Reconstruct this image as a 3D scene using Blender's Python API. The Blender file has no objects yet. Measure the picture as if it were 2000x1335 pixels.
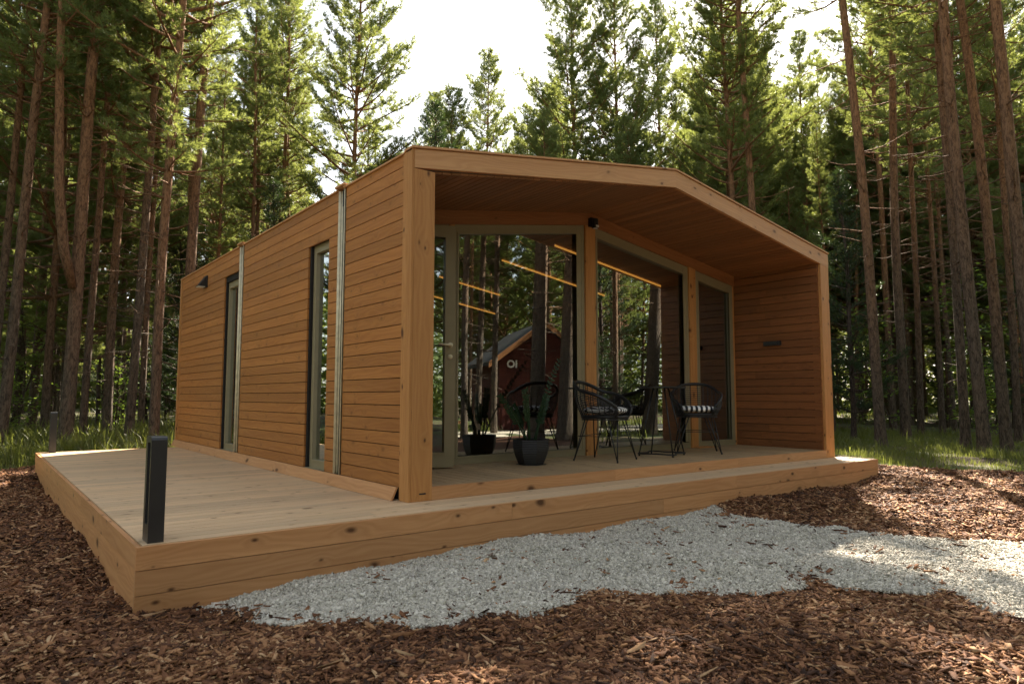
import bpy, math, random
import numpy as np
from mathutils import Vector, Matrix
rnd = random.Random(7)
R = math.radians
sc = bpy.context.scene
COL = sc.collection

# ------------------------------------------------------------------ camera, sky, sun, exposure
cam_d = bpy.data.cameras.new('camera'); cam = bpy.data.objects.new('camera', cam_d); COL.objects.link(cam); sc.camera = cam
YAW, PITCH, ROLL = .6642, .0804, .0012
cy, sy, cp, sp = math.cos(YAW), math.sin(YAW), math.cos(PITCH), math.sin(PITCH)
fw = Vector((sy*cp, cy*cp, sp)); rt = Vector((cy, -sy, 0)); up = rt.cross(fw)
rt2 = rt*math.cos(ROLL)+up*math.sin(ROLL); up2 = up*math.cos(ROLL)-rt*math.sin(ROLL)
CAMP = Vector((-2.7186, -4.7991, .8306))
cam.matrix_world = Matrix(((rt2.x, up2.x, -fw.x, CAMP.x), (rt2.y, up2.y, -fw.y, CAMP.y), (rt2.z, up2.z, -fw.z, CAMP.z), (0, 0, 0, 1)))
cam_d.lens = 24.015; cam_d.sensor_width = 36; cam_d.clip_end = 600; cam_d.clip_start = .05
cam_d.dof.use_dof = True; cam_d.dof.focus_distance = 7.0; cam_d.dof.aperture_fstop = 3.5
SUN_AZ, SUN_EL = R(56.5), R(39.5)
w = bpy.data.worlds.new('World'); sc.world = w; w.use_nodes = True
nt = w.node_tree; bg = nt.nodes['Background']
sky = nt.nodes.new('ShaderNodeTexSky'); sky.sky_type = 'NISHITA'; sky.sun_disc = False
sky.sun_elevation = SUN_EL; sky.sun_rotation = SUN_AZ; sky.air_density = 1.2; sky.dust_density = 1.0; sky.ozone_density = 1.2
hs = nt.nodes.new('ShaderNodeHueSaturation'); hs.inputs['Saturation'].default_value = .42
tint = nt.nodes.new('ShaderNodeMix'); tint.data_type = 'RGBA'; tint.blend_type = 'MULTIPLY'; tint.inputs[0].default_value = 1; tint.inputs[7].default_value = (1.0, .965, .91, 1)
nt.links.new(sky.outputs[0], hs.inputs['Color']); nt.links.new(hs.outputs[0], tint.inputs[6])
nt.links.new(tint.outputs[2], bg.inputs[0]); bg.inputs[1].default_value = .068
sd = bpy.data.lights.new('sun', 'SUN'); sun = bpy.data.objects.new('sun', sd); COL.objects.link(sun)
sd.energy = 5.0; sd.angle = R(.6); sd.color = (1.0, .87, .70)
SD = Vector((math.sin(SUN_AZ)*math.cos(SUN_EL), math.cos(SUN_AZ)*math.cos(SUN_EL), math.sin(SUN_EL)))
sun.rotation_euler = SD.to_track_quat('Z', 'Y').to_euler(); sun.location = (20, 15, 25)
sc.view_settings.view_transform = 'Standard'; sc.view_settings.look = 'None'
sc.view_settings.exposure = 2.4; sc.view_settings.gamma = 1
sc.cycles.max_bounces = 8; sc.cycles.transparent_max_bounces = 12; sc.cycles.use_denoising = True
sc.cycles.sample_clamp_indirect = 6

# ------------------------------------------------------------------ materials
def mat(name):
    m = bpy.data.materials.new(name); m.use_nodes = True
    n = m.node_tree.nodes; n.clear()
    o = n.new('ShaderNodeOutputMaterial'); b = n.new('ShaderNodeBsdfPrincipled')
    m.node_tree.links.new(b.outputs[0], o.inputs[0])
    return m, m.node_tree, b, o
def N(t, typ, **kw):
    n = t.nodes.new(typ)
    for k, v in kw.items():
        if k.startswith('i_'): n.inputs[k[2:].replace('_', ' ')].default_value = v
        else: setattr(n, k, v)
    return n
def ramp(t, stops, src):
    r = t.nodes.new('ShaderNodeValToRGB'); e = r.color_ramp.elements
    while len(e) < len(stops): e.new(.5)
    for k, (p, c) in enumerate(stops): e[k].position = p; e[k].color = (*c, 1) if len(c) == 3 else c
    t.links.new(src, r.inputs[0]); return r
def mth(t, op, a, b=None, clamp=False):
    n = t.nodes.new('ShaderNodeMath'); n.operation = op; n.use_clamp = clamp
    for k, v in ((0, a), (1, b)):
        if v is None: continue
        if hasattr(v, 'links'): t.links.new(v, n.inputs[k])
        else: n.inputs[k].default_value = v
    return n.outputs[0]
def mixc(t, fac, a, b, mode='MIX'):
    n = t.nodes.new('ShaderNodeMix'); n.data_type = 'RGBA'; n.blend_type = mode
    for idx, v in ((0, fac), (6, a), (7, b)):
        if hasattr(v, 'links'): t.links.new(v, n.inputs[idx])
        elif idx == 0: n.inputs[0].default_value = v
        else: n.inputs[idx].default_value = (*v, 1)
    return n.outputs[2]
def simple(name, col, rough=.5, metal=0, noise=.12, nscale=8, bump=0, spec=.5):
    m, t, b, o = mat(name)
    tc = N(t, 'ShaderNodeTexCoord'); nz = N(t, 'ShaderNodeTexNoise', i_Scale=nscale, i_Detail=5)
    t.links.new(tc.outputs['Object'], nz.inputs['Vector'])
    c = ramp(t, [(.3, [x*(1-noise) for x in col]), (.7, [min(1, x*(1+noise)) for x in col])], nz.outputs[0])
    t.links.new(c.outputs[0], b.inputs['Base Color']); b.inputs['Roughness'].default_value = rough
    b.inputs['Metallic'].default_value = metal; b.inputs['Specular IOR Level'].default_value = spec
    if bump:
        bp = N(t, 'ShaderNodeBump', i_Strength=bump, i_Distance=.01); t.links.new(nz.outputs[0], bp.inputs['Height']); t.links.new(bp.outputs[0], b.inputs['Normal'])
    return m
def wood(name, ca, cb, knot=(.05, .02, .008), knots=1.0, tone=.22, rough=.55, weather=None, kscale=1.0, grain=1.0):
    """timber: uv is metres along / across each board; 'rnd' is one number per board"""
    m, t, b, o = mat(name)
    uv = N(t, 'ShaderNodeUVMap'); at = N(t, 'ShaderNodeAttribute', attribute_name='rnd')
    def mapped(sx, sy, off=0):
        mp = N(t, 'ShaderNodeMapping'); mp.inputs['Scale'].default_value = (sx, sy, 1); mp.inputs['Location'].default_value = (off, off*.7, 0)
        t.links.new(uv.outputs[0], mp.inputs['Vector']); return mp.outputs[0]
    wob = N(t, 'ShaderNodeTexNoise', i_Scale=1, i_Detail=2); t.links.new(mapped(1.1, 5), wob.inputs['Vector'])
    # knots
    kn = []
    for (sx, sy, off, r) in ((4.2*kscale, 7.0*kscale, 0, .085), (2.2*kscale, 3.9*kscale, 31, .07)):
        vo = N(t, 'ShaderNodeTexVoronoi', i_Scale=1, i_Randomness=1); vo.voronoi_dimensions = '2D'
        wv = t.nodes.new('ShaderNodeVectorMath'); wv.operation = 'ADD'
        t.links.new(mapped(sx, sy, off), wv.inputs[0]); 
        ws = t.nodes.new('ShaderNodeVectorMath'); ws.operation = 'SCALE'; ws.inputs['Scale'].default_value = .25
        t.links.new(wob.outputs['Color'], ws.inputs[0]); t.links.new(ws.outputs[0], wv.inputs[1]); t.links.new(wv.outputs[0], vo.inputs['Vector'])
        sep = N(t, 'ShaderNodeSeparateColor'); t.links.new(vo.outputs['Color'], sep.inputs[0])
        on = mth(t, 'GREATER_THAN', sep.outputs[0], .66); rad = mth(t, 'MULTIPLY', sep.outputs[1], r)
        d = mth(t, 'SUBTRACT', mth(t, 'ADD', rad, .05), vo.outputs['Distance'])
        kn.append(mth(t, 'MULTIPLY', mth(t, 'MULTIPLY', d, 14, True), on))
        halo = mth(t, 'MULTIPLY', mth(t, 'MULTIPLY', mth(t, 'SUBTRACT', mth(t, 'ADD', rad, .28), vo.outputs['Distance']), 4, True), on)
        kn.append(halo)
    knotf = mth(t, 'MULTIPLY', mth(t, 'MAXIMUM', kn[0], kn[2]), knots, True); halof = mth(t, 'MAXIMUM', kn[1], kn[3])
    # growth rings: distort v by noise and halo
    sepv = N(t, 'ShaderNodeSeparateXYZ'); t.links.new(mapped(1, 1), sepv.inputs[0])
    v = mth(t, 'MULTIPLY', sepv.outputs[1], 150)
    ph = mth(t, 'ADD', mth(t, 'ADD', v, mth(t, 'MULTIPLY', wob.outputs[0], 42)), mth(t, 'MULTIPLY', halof, 7))
    ring = mth(t, 'ADD', mth(t, 'MULTIPLY', mth(t, 'SINE', ph), .5), .5)
    fine = N(t, 'ShaderNodeTexNoise', i_Scale=1, i_Detail=5, i_Roughness=.65); t.links.new(mapped(5, 190), fine.inputs['Vector'])
    broad = N(t, 'ShaderNodeTexNoise', i_Scale=1, i_Detail=3); t.links.new(mapped(.7, 14, 5), broad.inputs['Vector'])
    g = mth(t, 'ADD', mth(t, 'ADD', mth(t, 'MULTIPLY', ring, .22*grain), mth(t, 'MULTIPLY', fine.outputs[0], .55)), mth(t, 'MULTIPLY', broad.outputs[0], .75))
    g = mth(t, 'SUBTRACT', g, .30)
    base = ramp(t, [(.12, cb), (.72, ca)], g).outputs[0]
    tonev = mth(t, 'ADD', mth(t, 'MULTIPLY', at.outputs['Fac'], 2*tone), 1-tone)
    cmb = N(t, 'ShaderNodeCombineColor'); t.links.new(tonev, cmb.inputs[0])
    t.links.new(mth(t, 'ADD', mth(t, 'MULTIPLY', tonev, .9), .1*.95), cmb.inputs[1]); t.links.new(mth(t, 'ADD', mth(t, 'MULTIPLY', tonev, .75), .22), cmb.inputs[2])
    base = mixc(t, 1.0, base, cmb.outputs[0], 'MULTIPLY')
    if weather:
        wn = N(t, 'ShaderNodeTexNoise', i_Scale=1, i_Detail=4, i_Roughness=.6)
        tc = N(t, 'ShaderNodeTexCoord'); mp = N(t, 'ShaderNodeMapping'); mp.inputs['Scale'].default_value = (1.1, 1.1, 1.1)
        t.links.new(tc.outputs['Object'], mp.inputs['Vector']); t.links.new(mp.outputs[0], wn.inputs['Vector'])
        wr = ramp(t, [(.35, (0, 0, 0)), (.7, (1, 1, 1))], wn.outputs[0])
        base = mixc(t, mth(t, 'MULTIPLY', wr.outputs[0], .28), base, weather)
    base = mixc(t, mth(t, 'MULTIPLY', halof, .22), base, [x*.6 for x in ca])
    base = mixc(t, knotf, base, knot)
    t.links.new(base, b.inputs['Base Color'])
    rr = mth(t, 'ADD', mth(t, 'MULTIPLY', fine.outputs[0], .25), rough-.12); t.links.new(rr, b.inputs['Roughness'])
    b.inputs['Specular IOR Level'].default_value = .35
    bp = N(t, 'ShaderNodeBump', i_Strength=.35, i_Distance=.002); t.links.new(mth(t, 'SUBTRACT', g, mth(t, 'MULTIPLY', knotf, .4)), bp.inputs['Height']); t.links.new(bp.outputs[0], b.inputs['Normal'])
    return m
M = {}
M['clad'] = wood('larch_cladding', (.45, .195, .056), (.31, .115, .031), knots=.55, tone=.15, knot=(.15, .05, .015))
M['frame'] = wood('pine_frame', (.55, .27, .095), (.42, .18, .055), knots=1, tone=.08, knot=(.10, .035, .012), kscale=.9)
M['fascia'] = wood('pine_fascia', (.60, .335, .16), (.48, .235, .10), knots=.95, tone=.06, knot=(.14, .06, .025), kscale=.75)
M['skirt'] = wood('deck_skirt_timber', (.60, .32, .15), (.46, .215, .088), knots=.95, tone=.10, knot=(.09, .035, .012), kscale=.8)
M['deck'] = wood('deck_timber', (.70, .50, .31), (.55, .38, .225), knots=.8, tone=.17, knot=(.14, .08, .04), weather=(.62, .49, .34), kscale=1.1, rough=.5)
M['beam'] = wood('shaded_beam_timber', (.36, .155, .062), (.25, .095, .035), knots=.8, tone=.08, knot=(.07, .025, .01), kscale=.9)  # frame timber made darker and redder; the porch shade is in the colour
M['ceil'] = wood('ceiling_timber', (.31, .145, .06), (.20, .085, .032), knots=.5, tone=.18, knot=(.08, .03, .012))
M['olive'] = simple('olive_window_paint', (.27, .225, .135), .42, noise=.05)
M['black'] = simple('matt_black_metal', (.012, .012, .013), .45, noise=.2)
M['char'] = simple('charcoal_metal', (.035, .036, .038), .38, noise=.1, metal=.2)
M['galv'] = simple('galvanised_steel_painted_reflection', (.70, .63, .45), .45, metal=.1, noise=.18, nscale=14)  # beige brightness stands for reflected deck and sky, put into the colour
M['felt'] = simple('roof_felt', (.03, .03, .032), .9)
M['inner'] = wood('interior_timber', (.20, .12, .065), (.14, .08, .04), knots=.4)
M['core'] = simple('dark_membrane', (.012, .010, .009), .9)
M['white_lens'] = simple('lamp_lens', (.7, .7, .66), .3)
def led():
    m, t, b, o = mat('led_strip_glow'); b.inputs['Base Color'].default_value = (.8, .5, .2, 1)
    b.inputs['Emission Color'].default_value = (1, .40, .07, 1); b.inputs['Emission Strength'].default_value = .24; return m
M['led'] = led()
def glass():
    m, t, b, o = mat('window_glass'); t.nodes.remove(b)
    tr = N(t, 'ShaderNodeBsdfTransparent'); tr.inputs[0].default_value = (.50, .56, .54, 1)
    gl = N(t, 'ShaderNodeBsdfGlossy'); gl.inputs['Roughness'].default_value = .004; gl.inputs['Color'].default_value = (.86, .93, .95, 1)
    fr = N(t, 'ShaderNodeFresnel', i_IOR=2.1); f2 = mth(t, 'ADD', mth(t, 'MULTIPLY', fr.outputs[0], 1.3), .22, True)
    mx = N(t, 'ShaderNodeMixShader'); t.links.new(f2, mx.inputs[0]); t.links.new(tr.outputs[0], mx.inputs[1]); t.links.new(gl.outputs[0], mx.inputs[2])
    t.links.new(mx.outputs[0], o.inputs[0]); return m
M['glass'] = glass()
def bark(name, low, lowd, high, highd, h0=3.0, h1=9.0):
    m, t, b, o = mat(name)
    tc = N(t, 'ShaderNodeTexCoord'); mp = N(t, 'ShaderNodeMapping'); mp.inputs['Scale'].default_value = (10, 10, 3.0)
    t.links.new(tc.outputs['Object'], mp.inputs['Vector'])
    vo = N(t, 'ShaderNodeTexVoronoi', feature='DISTANCE_TO_EDGE', i_Scale=2.4); t.links.new(mp.outputs[0], vo.inputs['Vector'])
    nz = N(t, 'ShaderNodeTexNoise', i_Scale=2.2, i_Detail=6, i_Roughness=.7); t.links.new(mp.outputs[0], nz.inputs['Vector'])
    wn = N(t, 'ShaderNodeTexNoise', i_Scale=1.3, i_Detail=3); t.links.new(mp.outputs[0], wn.inputs['Vector'])
    va = t.nodes.new('ShaderNodeVectorMath'); va.operation = 'MULTIPLY_ADD'; va.inputs[1].default_value = (1.6, 1.6, 1.6); t.links.new(wn.outputs['Color'], va.inputs[0]); t.links.new(mp.outputs[0], va.inputs[2]); t.links.new(va.outputs[0], vo.inputs['Vector'])
    cr = mth(t, 'ADD', mth(t, 'MULTIPLY', vo.outputs['Distance'], .8), mth(t, 'MULTIPLY', mth(t, 'SUBTRACT', nz.outputs[0], .38), 1.5))
    a = ramp(t, [(.02, lowd), (.45, low)], cr).outputs[0]; c = ramp(t, [(.0, highd), (.4, high)], cr).outputs[0]
    sz = N(t, 'ShaderNodeSeparateXYZ'); t.links.new(tc.outputs['Object'], sz.inputs[0])
    oi = N(t, 'ShaderNodeObjectInfo')
    hz = mth(t, 'ADD', mth(t, 'MULTIPLY', mth(t, 'SUBTRACT', sz.outputs[2], h0), 1/(h1-h0)), mth(t, 'MULTIPLY', mth(t, 'SUBTRACT', oi.outputs['Random'], .5), .5), True)
    col = mixc(t, hz, a, c)
    t.links.new(col, b.inputs['Base Color']); b.inputs['Roughness'].default_value = .85; b.inputs['Specular IOR Level'].default_value = .2
    bp = N(t, 'ShaderNodeBump', i_Strength=.9, i_Distance=.02); t.links.new(cr, bp.inputs['Height']); t.links.new(bp.outputs[0], b.inputs['Normal'])
    return m
M['bark'] = bark('pine_bark', (.135, .105, .078), (.035, .027, .020), (.32, .165, .080), (.09, .046, .024), 2.0, 8.0)
M['dbark'] = bark('dark_bark', (.09, .068, .055), (.025, .018, .015), (.12, .08, .055), (.04, .026, .02))
def leaf(name, c1, c2, trans, tw=.45):
    m, t, b, o = mat(name)
    at = N(t, 'ShaderNodeAttribute', attribute_name='rnd'); oi = N(t, 'ShaderNodeObjectInfo')
    f = mth(t, 'ADD', mth(t, 'MULTIPLY', at.outputs['Fac'], .6), mth(t, 'MULTIPLY', oi.outputs['Random'], .4))
    c = mixc(t, f, c1, c2)
    t.links.new(c, b.inputs['Base Color']); b.inputs['Roughness'].default_value = .5; b.inputs['Specular IOR Level'].default_value = .35
    tl = N(t, 'ShaderNodeBsdfTranslucent'); t.links.new(mixc(t, f, [x*.8 for x in trans], trans), tl.inputs[0])
    mx = N(t, 'ShaderNodeMixShader'); mx.inputs[0].default_value = tw
    t.links.new(b.outputs[0], mx.inputs[1]); t.links.new(tl.outputs[0], mx.inputs[2]); t.links.new(mx.outputs[0], o.inputs[0])
    return m
M['needle'] = leaf('pine_needles', (.066, .124, .056), (.165, .200, .066), (.34, .39, .09), .47)
M['spruce'] = leaf('spruce_needles', (.018, .045, .022), (.045, .075, .028), (.08, .13, .03), .25)
M['broad'] = leaf('broad_leaves', (.05, .12, .02), (.12, .19, .03), (.32, .46, .06), .5)
M['grass'] = leaf('grass_blades', (.050, .090, .018), (.16, .165, .045), (.28, .32, .06), .4)
M['zz'] = leaf('house_plant_leaf', (.012, .035, .012), (.025, .06, .02), (.03, .08, .015), .12)
M['pot'] = simple('dark_wicker_pot', (.012, .011, .012), .5, noise=.25, nscale=40)
M['soil'] = simple('potting_soil', (.03, .02, .014), .95)
def chipmat():
    m, t, b, o = mat('bark_chips'); at = N(t, 'ShaderNodeAttribute', attribute_name='rnd')
    tc = N(t, 'ShaderNodeTexCoord'); nz = N(t, 'ShaderNodeTexNoise', i_Scale=60, i_Detail=4); t.links.new(tc.outputs['Object'], nz.inputs['Vector'])
    f = mth(t, 'ADD', at.outputs['Fac'], mth(t, 'MULTIPLY', mth(t, 'SUBTRACT', nz.outputs[0], .5), .35))
    c = ramp(t, [(0, (.035, .016, .009)), (.28, (.11, .045, .020)), (.48, (.20, .088, .040)), (.70, (.36, .185, .085)), (1, (.58, .39, .22))], f)
    t.links.new(c.outputs[0], b.inputs['Base Color']); b.inputs['Roughness'].default_value = .8; b.inputs['Specular IOR Level'].default_value = .25
    return m
M['chips'] = chipmat()
def gravelmat():
    m, t, b, o = mat('limestone_gravel'); at = N(t, 'ShaderNodeAttribute', attribute_name='rnd')
    tc = N(t, 'ShaderNodeTexCoord'); nz = N(t, 'ShaderNodeTexNoise', i_Scale=90, i_Detail=3); t.links.new(tc.outputs['Object'], nz.inputs['Vector'])
    f = mth(t, 'ADD', at.outputs['Fac'], mth(t, 'MULTIPLY', mth(t, 'SUBTRACT', nz.outputs[0], .5), .25))
    c = ramp(t, [(0, (.13, .11, .08)), (.2, (.34, .32, .27)), (.7, (.56, .52, .435)), (1, (.80, .76, .66))], f)
    t.links.new(c.outputs[0], b.inputs['Base Color']); b.inputs['Roughness'].default_value = .75
    return m
M['gravel'] = gravelmat()
def groundmat():
    m, t, b, o = mat('forest_floor'); tc = N(t, 'ShaderNodeTexCoord')
    n1 = N(t, 'ShaderNodeTexNoise', i_Scale=.5, i_Detail=6, i_Roughness=.65); n2 = N(t, 'ShaderNodeTexNoise', i_Scale=9, i_Detail=6, i_Roughness=.7)
    t.links.new(tc.outputs['Object'], n1.inputs['Vector']); t.links.new(tc.outputs['Object'], n2.inputs['Vector'])
    g = ramp(t, [(.3, (.03, .05, .012)), (.6, (.09, .11, .028)), (.8, (.13, .12, .05))], n2.outputs[0]).outputs[0]
    e = ramp(t, [(.3, (.028, .018, .011)), (.7, (.10, .062, .036))], n2.outputs[0]).outputs[0]
    f = ramp(t, [(.42, (0, 0, 0)), (.58, (1, 1, 1))], n1.outputs[0]).outputs[0]
    t.links.new(mixc(t, f, g, e), b.inputs['Base Color']); b.inputs['Roughness'].default_value = .95
    bp = N(t, 'ShaderNodeBump', i_Strength=.8, i_Distance=.05); t.links.new(n2.outputs[0], bp.inputs['Height']); t.links.new(bp.outputs[0], b.inputs['Normal'])
    return m
M['ground'] = groundmat()
M['sand'] = simple('pale_path_gravel', (.48, .43, .34), .9, noise=.2, nscale=20)
M['redwall'] = simple('falu_red_boards', (.085, .018, .012), .8, noise=.25, nscale=3)
M['slate'] = simple('grey_shingle_roof', (.05, .052, .055), .8, noise=.3, nscale=12)
M['whitep'] = simple('white_paint', (.75, .74, .70), .6)
def stripes():
    m, t, b, o = mat('striped_cushion_cloth'); tc = N(t, 'ShaderNodeTexCoord'); s = N(t, 'ShaderNodeSeparateXYZ'); t.links.new(tc.outputs['Object'], s.inputs[0])
    f = mth(t, 'GREATER_THAN', mth(t, 'SINE', mth(t, 'MULTIPLY', s.outputs[0], 2*math.pi/.062)), 0)
    t.links.new(mixc(t, f, (.012, .012, .02), (.92, .91, .89)), b.inputs['Base Color']); b.inputs['Roughness'].default_value = .9; return m
M['stripe'] = stripes()

# ------------------------------------------------------------------ object helpers
def tag(o, label=None, cat=None, group=None, kind=None):
    for k, v in (('label', label), ('category', cat), ('group', group), ('kind', kind)):
        if v: o[k] = v
    return o
def empty(name, loc=(0, 0, 0), rz=0, parent=None):
    o = bpy.data.objects.new(name, None); COL.objects.link(o); o.location = loc; o.rotation_euler = (0, 0, rz)
    o.empty_display_size = .2
    if parent: o.parent = parent
    return o
class MB:
    def __init__(s): s.v = []; s.f = []; s.uv = []; s.r = []; s.m = []
    def poly(s, pts, uvs=None, r=0, mi=0):
        b = len(s.v); s.v += [tuple(p) for p in pts]; s.f.append(tuple(range(b, b+len(pts))))
        s.uv += uvs if uvs else [(p[0]+p[1], p[2]) for p in pts]; s.r.append(r); s.m.append(mi)
    def hexa(s, P, L=1., W=.1, T=.03, r=None, mi=0, skip=()):
        """P: 8 corners [000,L00,LW0,0W0 , same with T]; uv in metres along L / across W"""
        r = rnd.random() if r is None else r
        ou, ov = rnd.uniform(0, 60), rnd.uniform(0, 60)
        Q = [(0, 3, 2, 1, 'w'), (4, 5, 6, 7, 'w'), (0, 1, 5, 4, 't'), (3, 7, 6, 2, 't'), (0, 4, 7, 3, 'e'), (1, 2, 6, 5, 'e')]
        lc = [(0, 0, 0), (L, 0, 0), (L, W, 0), (0, W, 0), (0, 0, T), (L, 0, T), (L, W, T), (0, W, T)]
        for k, q in enumerate(Q):
            if k in skip: continue
            ids = q[:4]
            if q[4] == 'w': uv = [(lc[i][0]+ou, lc[i][1]+ov) for i in ids]
            elif q[4] == 't': uv = [(lc[i][0]+ou, lc[i][2]+ov+.3) for i in ids]
            else: uv = [(lc[i][1]*.3+ou, lc[i][2]+ov) for i in ids]
            s.poly([P[i] for i in ids], uv, r, mi)
    def board(s, O, Ld, L, Wd, W, Td, T, r=None, mi=0):
        O, Ld, Wd, Td = Vector(O), Vector(Ld), Vector(Wd), Vector(Td)
        P = [O, O+Ld*L, O+Ld*L+Wd*W, O+Wd*W]; P += [p+Td*T for p in P]
        if Ld.cross(Wd).dot(Td) < 0:
            P = [P[3], P[2], P[1], P[0], P[7], P[6], P[5], P[4]]
        s.hexa(P, L, W, T, r, mi)
    def box(s, a, b, mi=0, r=None, along=None):
        a = [min(x, y) for x, y in zip(a, b)], [max(x, y) for x, y in zip(a, b)]
        lo, hi = a; d = [hi[k]-lo[k] for k in range(3)]; ax = along if along is not None else max(range(3), key=lambda k: d[k])
        oth = [k for k in range(3) if k != ax]; oth.sort(key=lambda k: -d[k])
        e = [Vector([1 if k == j else 0 for j in range(3)]) for k in range(3)]
        s.board(lo, e[ax], d[ax], e[oth[0]], d[oth[0]], e[oth[1]], d[oth[1]], r, mi)
    def tube(s, pts, rad, n=8, cap=True, mi=0, closed=False):
        pts = [Vector(p) for p in pts]; k = len(pts)
        if not hasattr(rad, '__len__'): rad = [rad]*k
        b = len(s.v); ref = None; rr = rnd.random(); lens = 0; rings = []
        for i, p in enumerate(pts):
            if closed: t = (pts[(i+1) % k]-pts[i-1])
            else: t = pts[min(i+1, k-1)]-pts[max(i-1, 0)]
            if t.length < 1e-9: t = Vector((0, 0, 1))
            t.normalize()
            if ref is None: ref = Vector((1, 0, 0)) if abs(t.x) < .8 else Vector((0, 1, 0))
            a = (ref-t*ref.dot(t)).normalized(); ref = a; c = t.cross(a)
            if i: lens += (p-pts[i-1]).length
            for j in range(n):
                an = 2*math.pi*j/n; s.v.append(tuple(p+(a*math.cos(an)+c*math.sin(an))*rad[i]))
            rings.append(lens)
        for i in range(k if closed else k-1):
            i2 = (i+1) % k
            for j in range(n):
                j2 = (j+1) % n
                s.f.append((b+i*n+j, b+i*n+j2, b+i2*n+j2, b+i2*n+j)); s.r.append(rr); s.m.append(mi)
                s.uv += [(rings[i], j/n*.3), (rings[i], (j+1)/n*.3), (rings[i2], (j+1)/n*.3), (rings[i2], j/n*.3)]
        if cap and not closed:
            s.f.append(tuple(b+j for j in reversed(range(n)))); s.r.append(rr); s.m.append(mi); s.uv += [(0, 0)]*n
            s.f.append(tuple(b+(k-1)*n+j for j in range(n))); s.r.append(rr); s.m.append(mi); s.uv += [(0, 0)]*n
    def mesh(s, name, mats, smooth=False):
        me = bpy.data.meshes.new(name); me.from_pydata(s.v, [], s.f)
        ul = me.uv_layers.new(name='UVMap'); ul.data.foreach_set('uv', np.array(s.uv, dtype=np.float32).ravel())
        a = me.attributes.new('rnd', 'FLOAT', 'FACE'); a.data.foreach_set('value', np.array(s.r, dtype=np.float32))
        for m in (mats if isinstance(mats, (list, tuple)) else [mats]): me.materials.append(m)
        me.polygons.foreach_set('material_index', np.array(s.m, dtype=np.int32))
        if smooth: me.polygons.foreach_set('use_smooth', np.ones(len(s.f), dtype=bool))
        me.update(); return me
    def build(s, name, mats, parent=None, smooth=False, bevel=0):
        o = bpy.data.objects.new(name, s.mesh(name, mats, smooth)); COL.objects.link(o)
        if parent: o.parent = parent
        if bevel:
            md = o.modifiers.new('bevel', 'BEVEL'); md.width = bevel; md.segments = 2; md.limit_method = 'ANGLE'
        return o
def npmesh(name, V, F, rv=None, mats=(), smooth=False, uv=None):
    """V (n,3) float, F (m,k) int, rv per-face value"""
    me = bpy.data.meshes.new(name); k = F.shape[1]; m = F.shape[0]
    me.vertices.add(len(V)); me.vertices.foreach_set('co', np.ascontiguousarray(V, dtype=np.float32).ravel())
    me.loops.add(m*k); me.loops.foreach_set('vertex_index', np.ascontiguousarray(F, dtype=np.int32).ravel())
    me.polygons.add(m); me.polygons.foreach_set('loop_start', np.arange(0, m*k, k, dtype=np.int32))
    me.polygons.foreach_set('loop_total', np.full(m, k, dtype=np.int32))
    if smooth: me.polygons.foreach_set('use_smooth', np.ones(m, dtype=bool))
    me.update(calc_edges=True)
    if rv is not None:
        a = me.attributes.new('rnd', 'FLOAT', 'FACE'); a.data.foreach_set('value', np.ascontiguousarray(rv, dtype=np.float32))
    for x in mats: me.materials.append(x)
    return me
def link(name, me, parent=None):
    o = bpy.data.objects.new(name, me); COL.objects.link(o)
    if parent: o.parent = parent
    return o

# ------------------------------------------------------------------ ground
def gz(x, y):
    x = np.asarray(x, dtype=float); y = np.asarray(y, dtype=float)
    s = np.clip((x+2)/9, 0, 1)
    z = -.37+.10*s
    # cut away / mound along the front-left corner of the terrace
    z += .03*np.sin(x*1.7+1)*np.cos(y*1.3)+.018*np.sin(x*4.1+y*2.3)
    far = np.clip((np.hypot(x-2, y-2)-12)/30, 0, 1)
    z += far*(.35*np.sin(x*.13+.5)*np.cos(y*.11)+.10*np.sin(x*.45)*np.sin(y*.5+1))
    return z
def grid(x0, x1, nx, y0, y1, ny, off=0):
    X, Y = np.meshgrid(np.linspace(x0, x1, nx), np.linspace(y0, y1, ny)); Z = gz(X, Y)+off
    V = np.stack([X, Y, Z], -1).reshape(-1, 3); i = np.arange(nx*ny).reshape(ny, nx)
    F = np.stack([i[:-1, :-1], i[:-1, 1:], i[1:, 1:], i[1:, :-1]], -1).reshape(-1, 4); return V, F
xs = np.unique(np.concatenate([np.linspace(-260, -20, 40), np.linspace(-20, 45, 261), np.linspace(45, 300, 42)]))
ys = np.unique(np.concatenate([np.linspace(-260, -20, 40), np.linspace(-20, 45, 261), np.linspace(45, 300, 42)]))
X, Y = np.meshgrid(xs, ys); Z = gz(X, Y); V = np.stack([X, Y, Z], -1).reshape(-1, 3)
i = np.arange(X.size).reshape(X.shape); F = np.stack([i[:-1, :-1], i[:-1, 1:], i[1:, 1:], i[1:, :-1]], -1).reshape(-1, 4)
tag(link('ground', npmesh('ground', V, F, None, [M['ground']], True)), 'mossy forest floor under the pines', 'ground', kind='structure')

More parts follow.
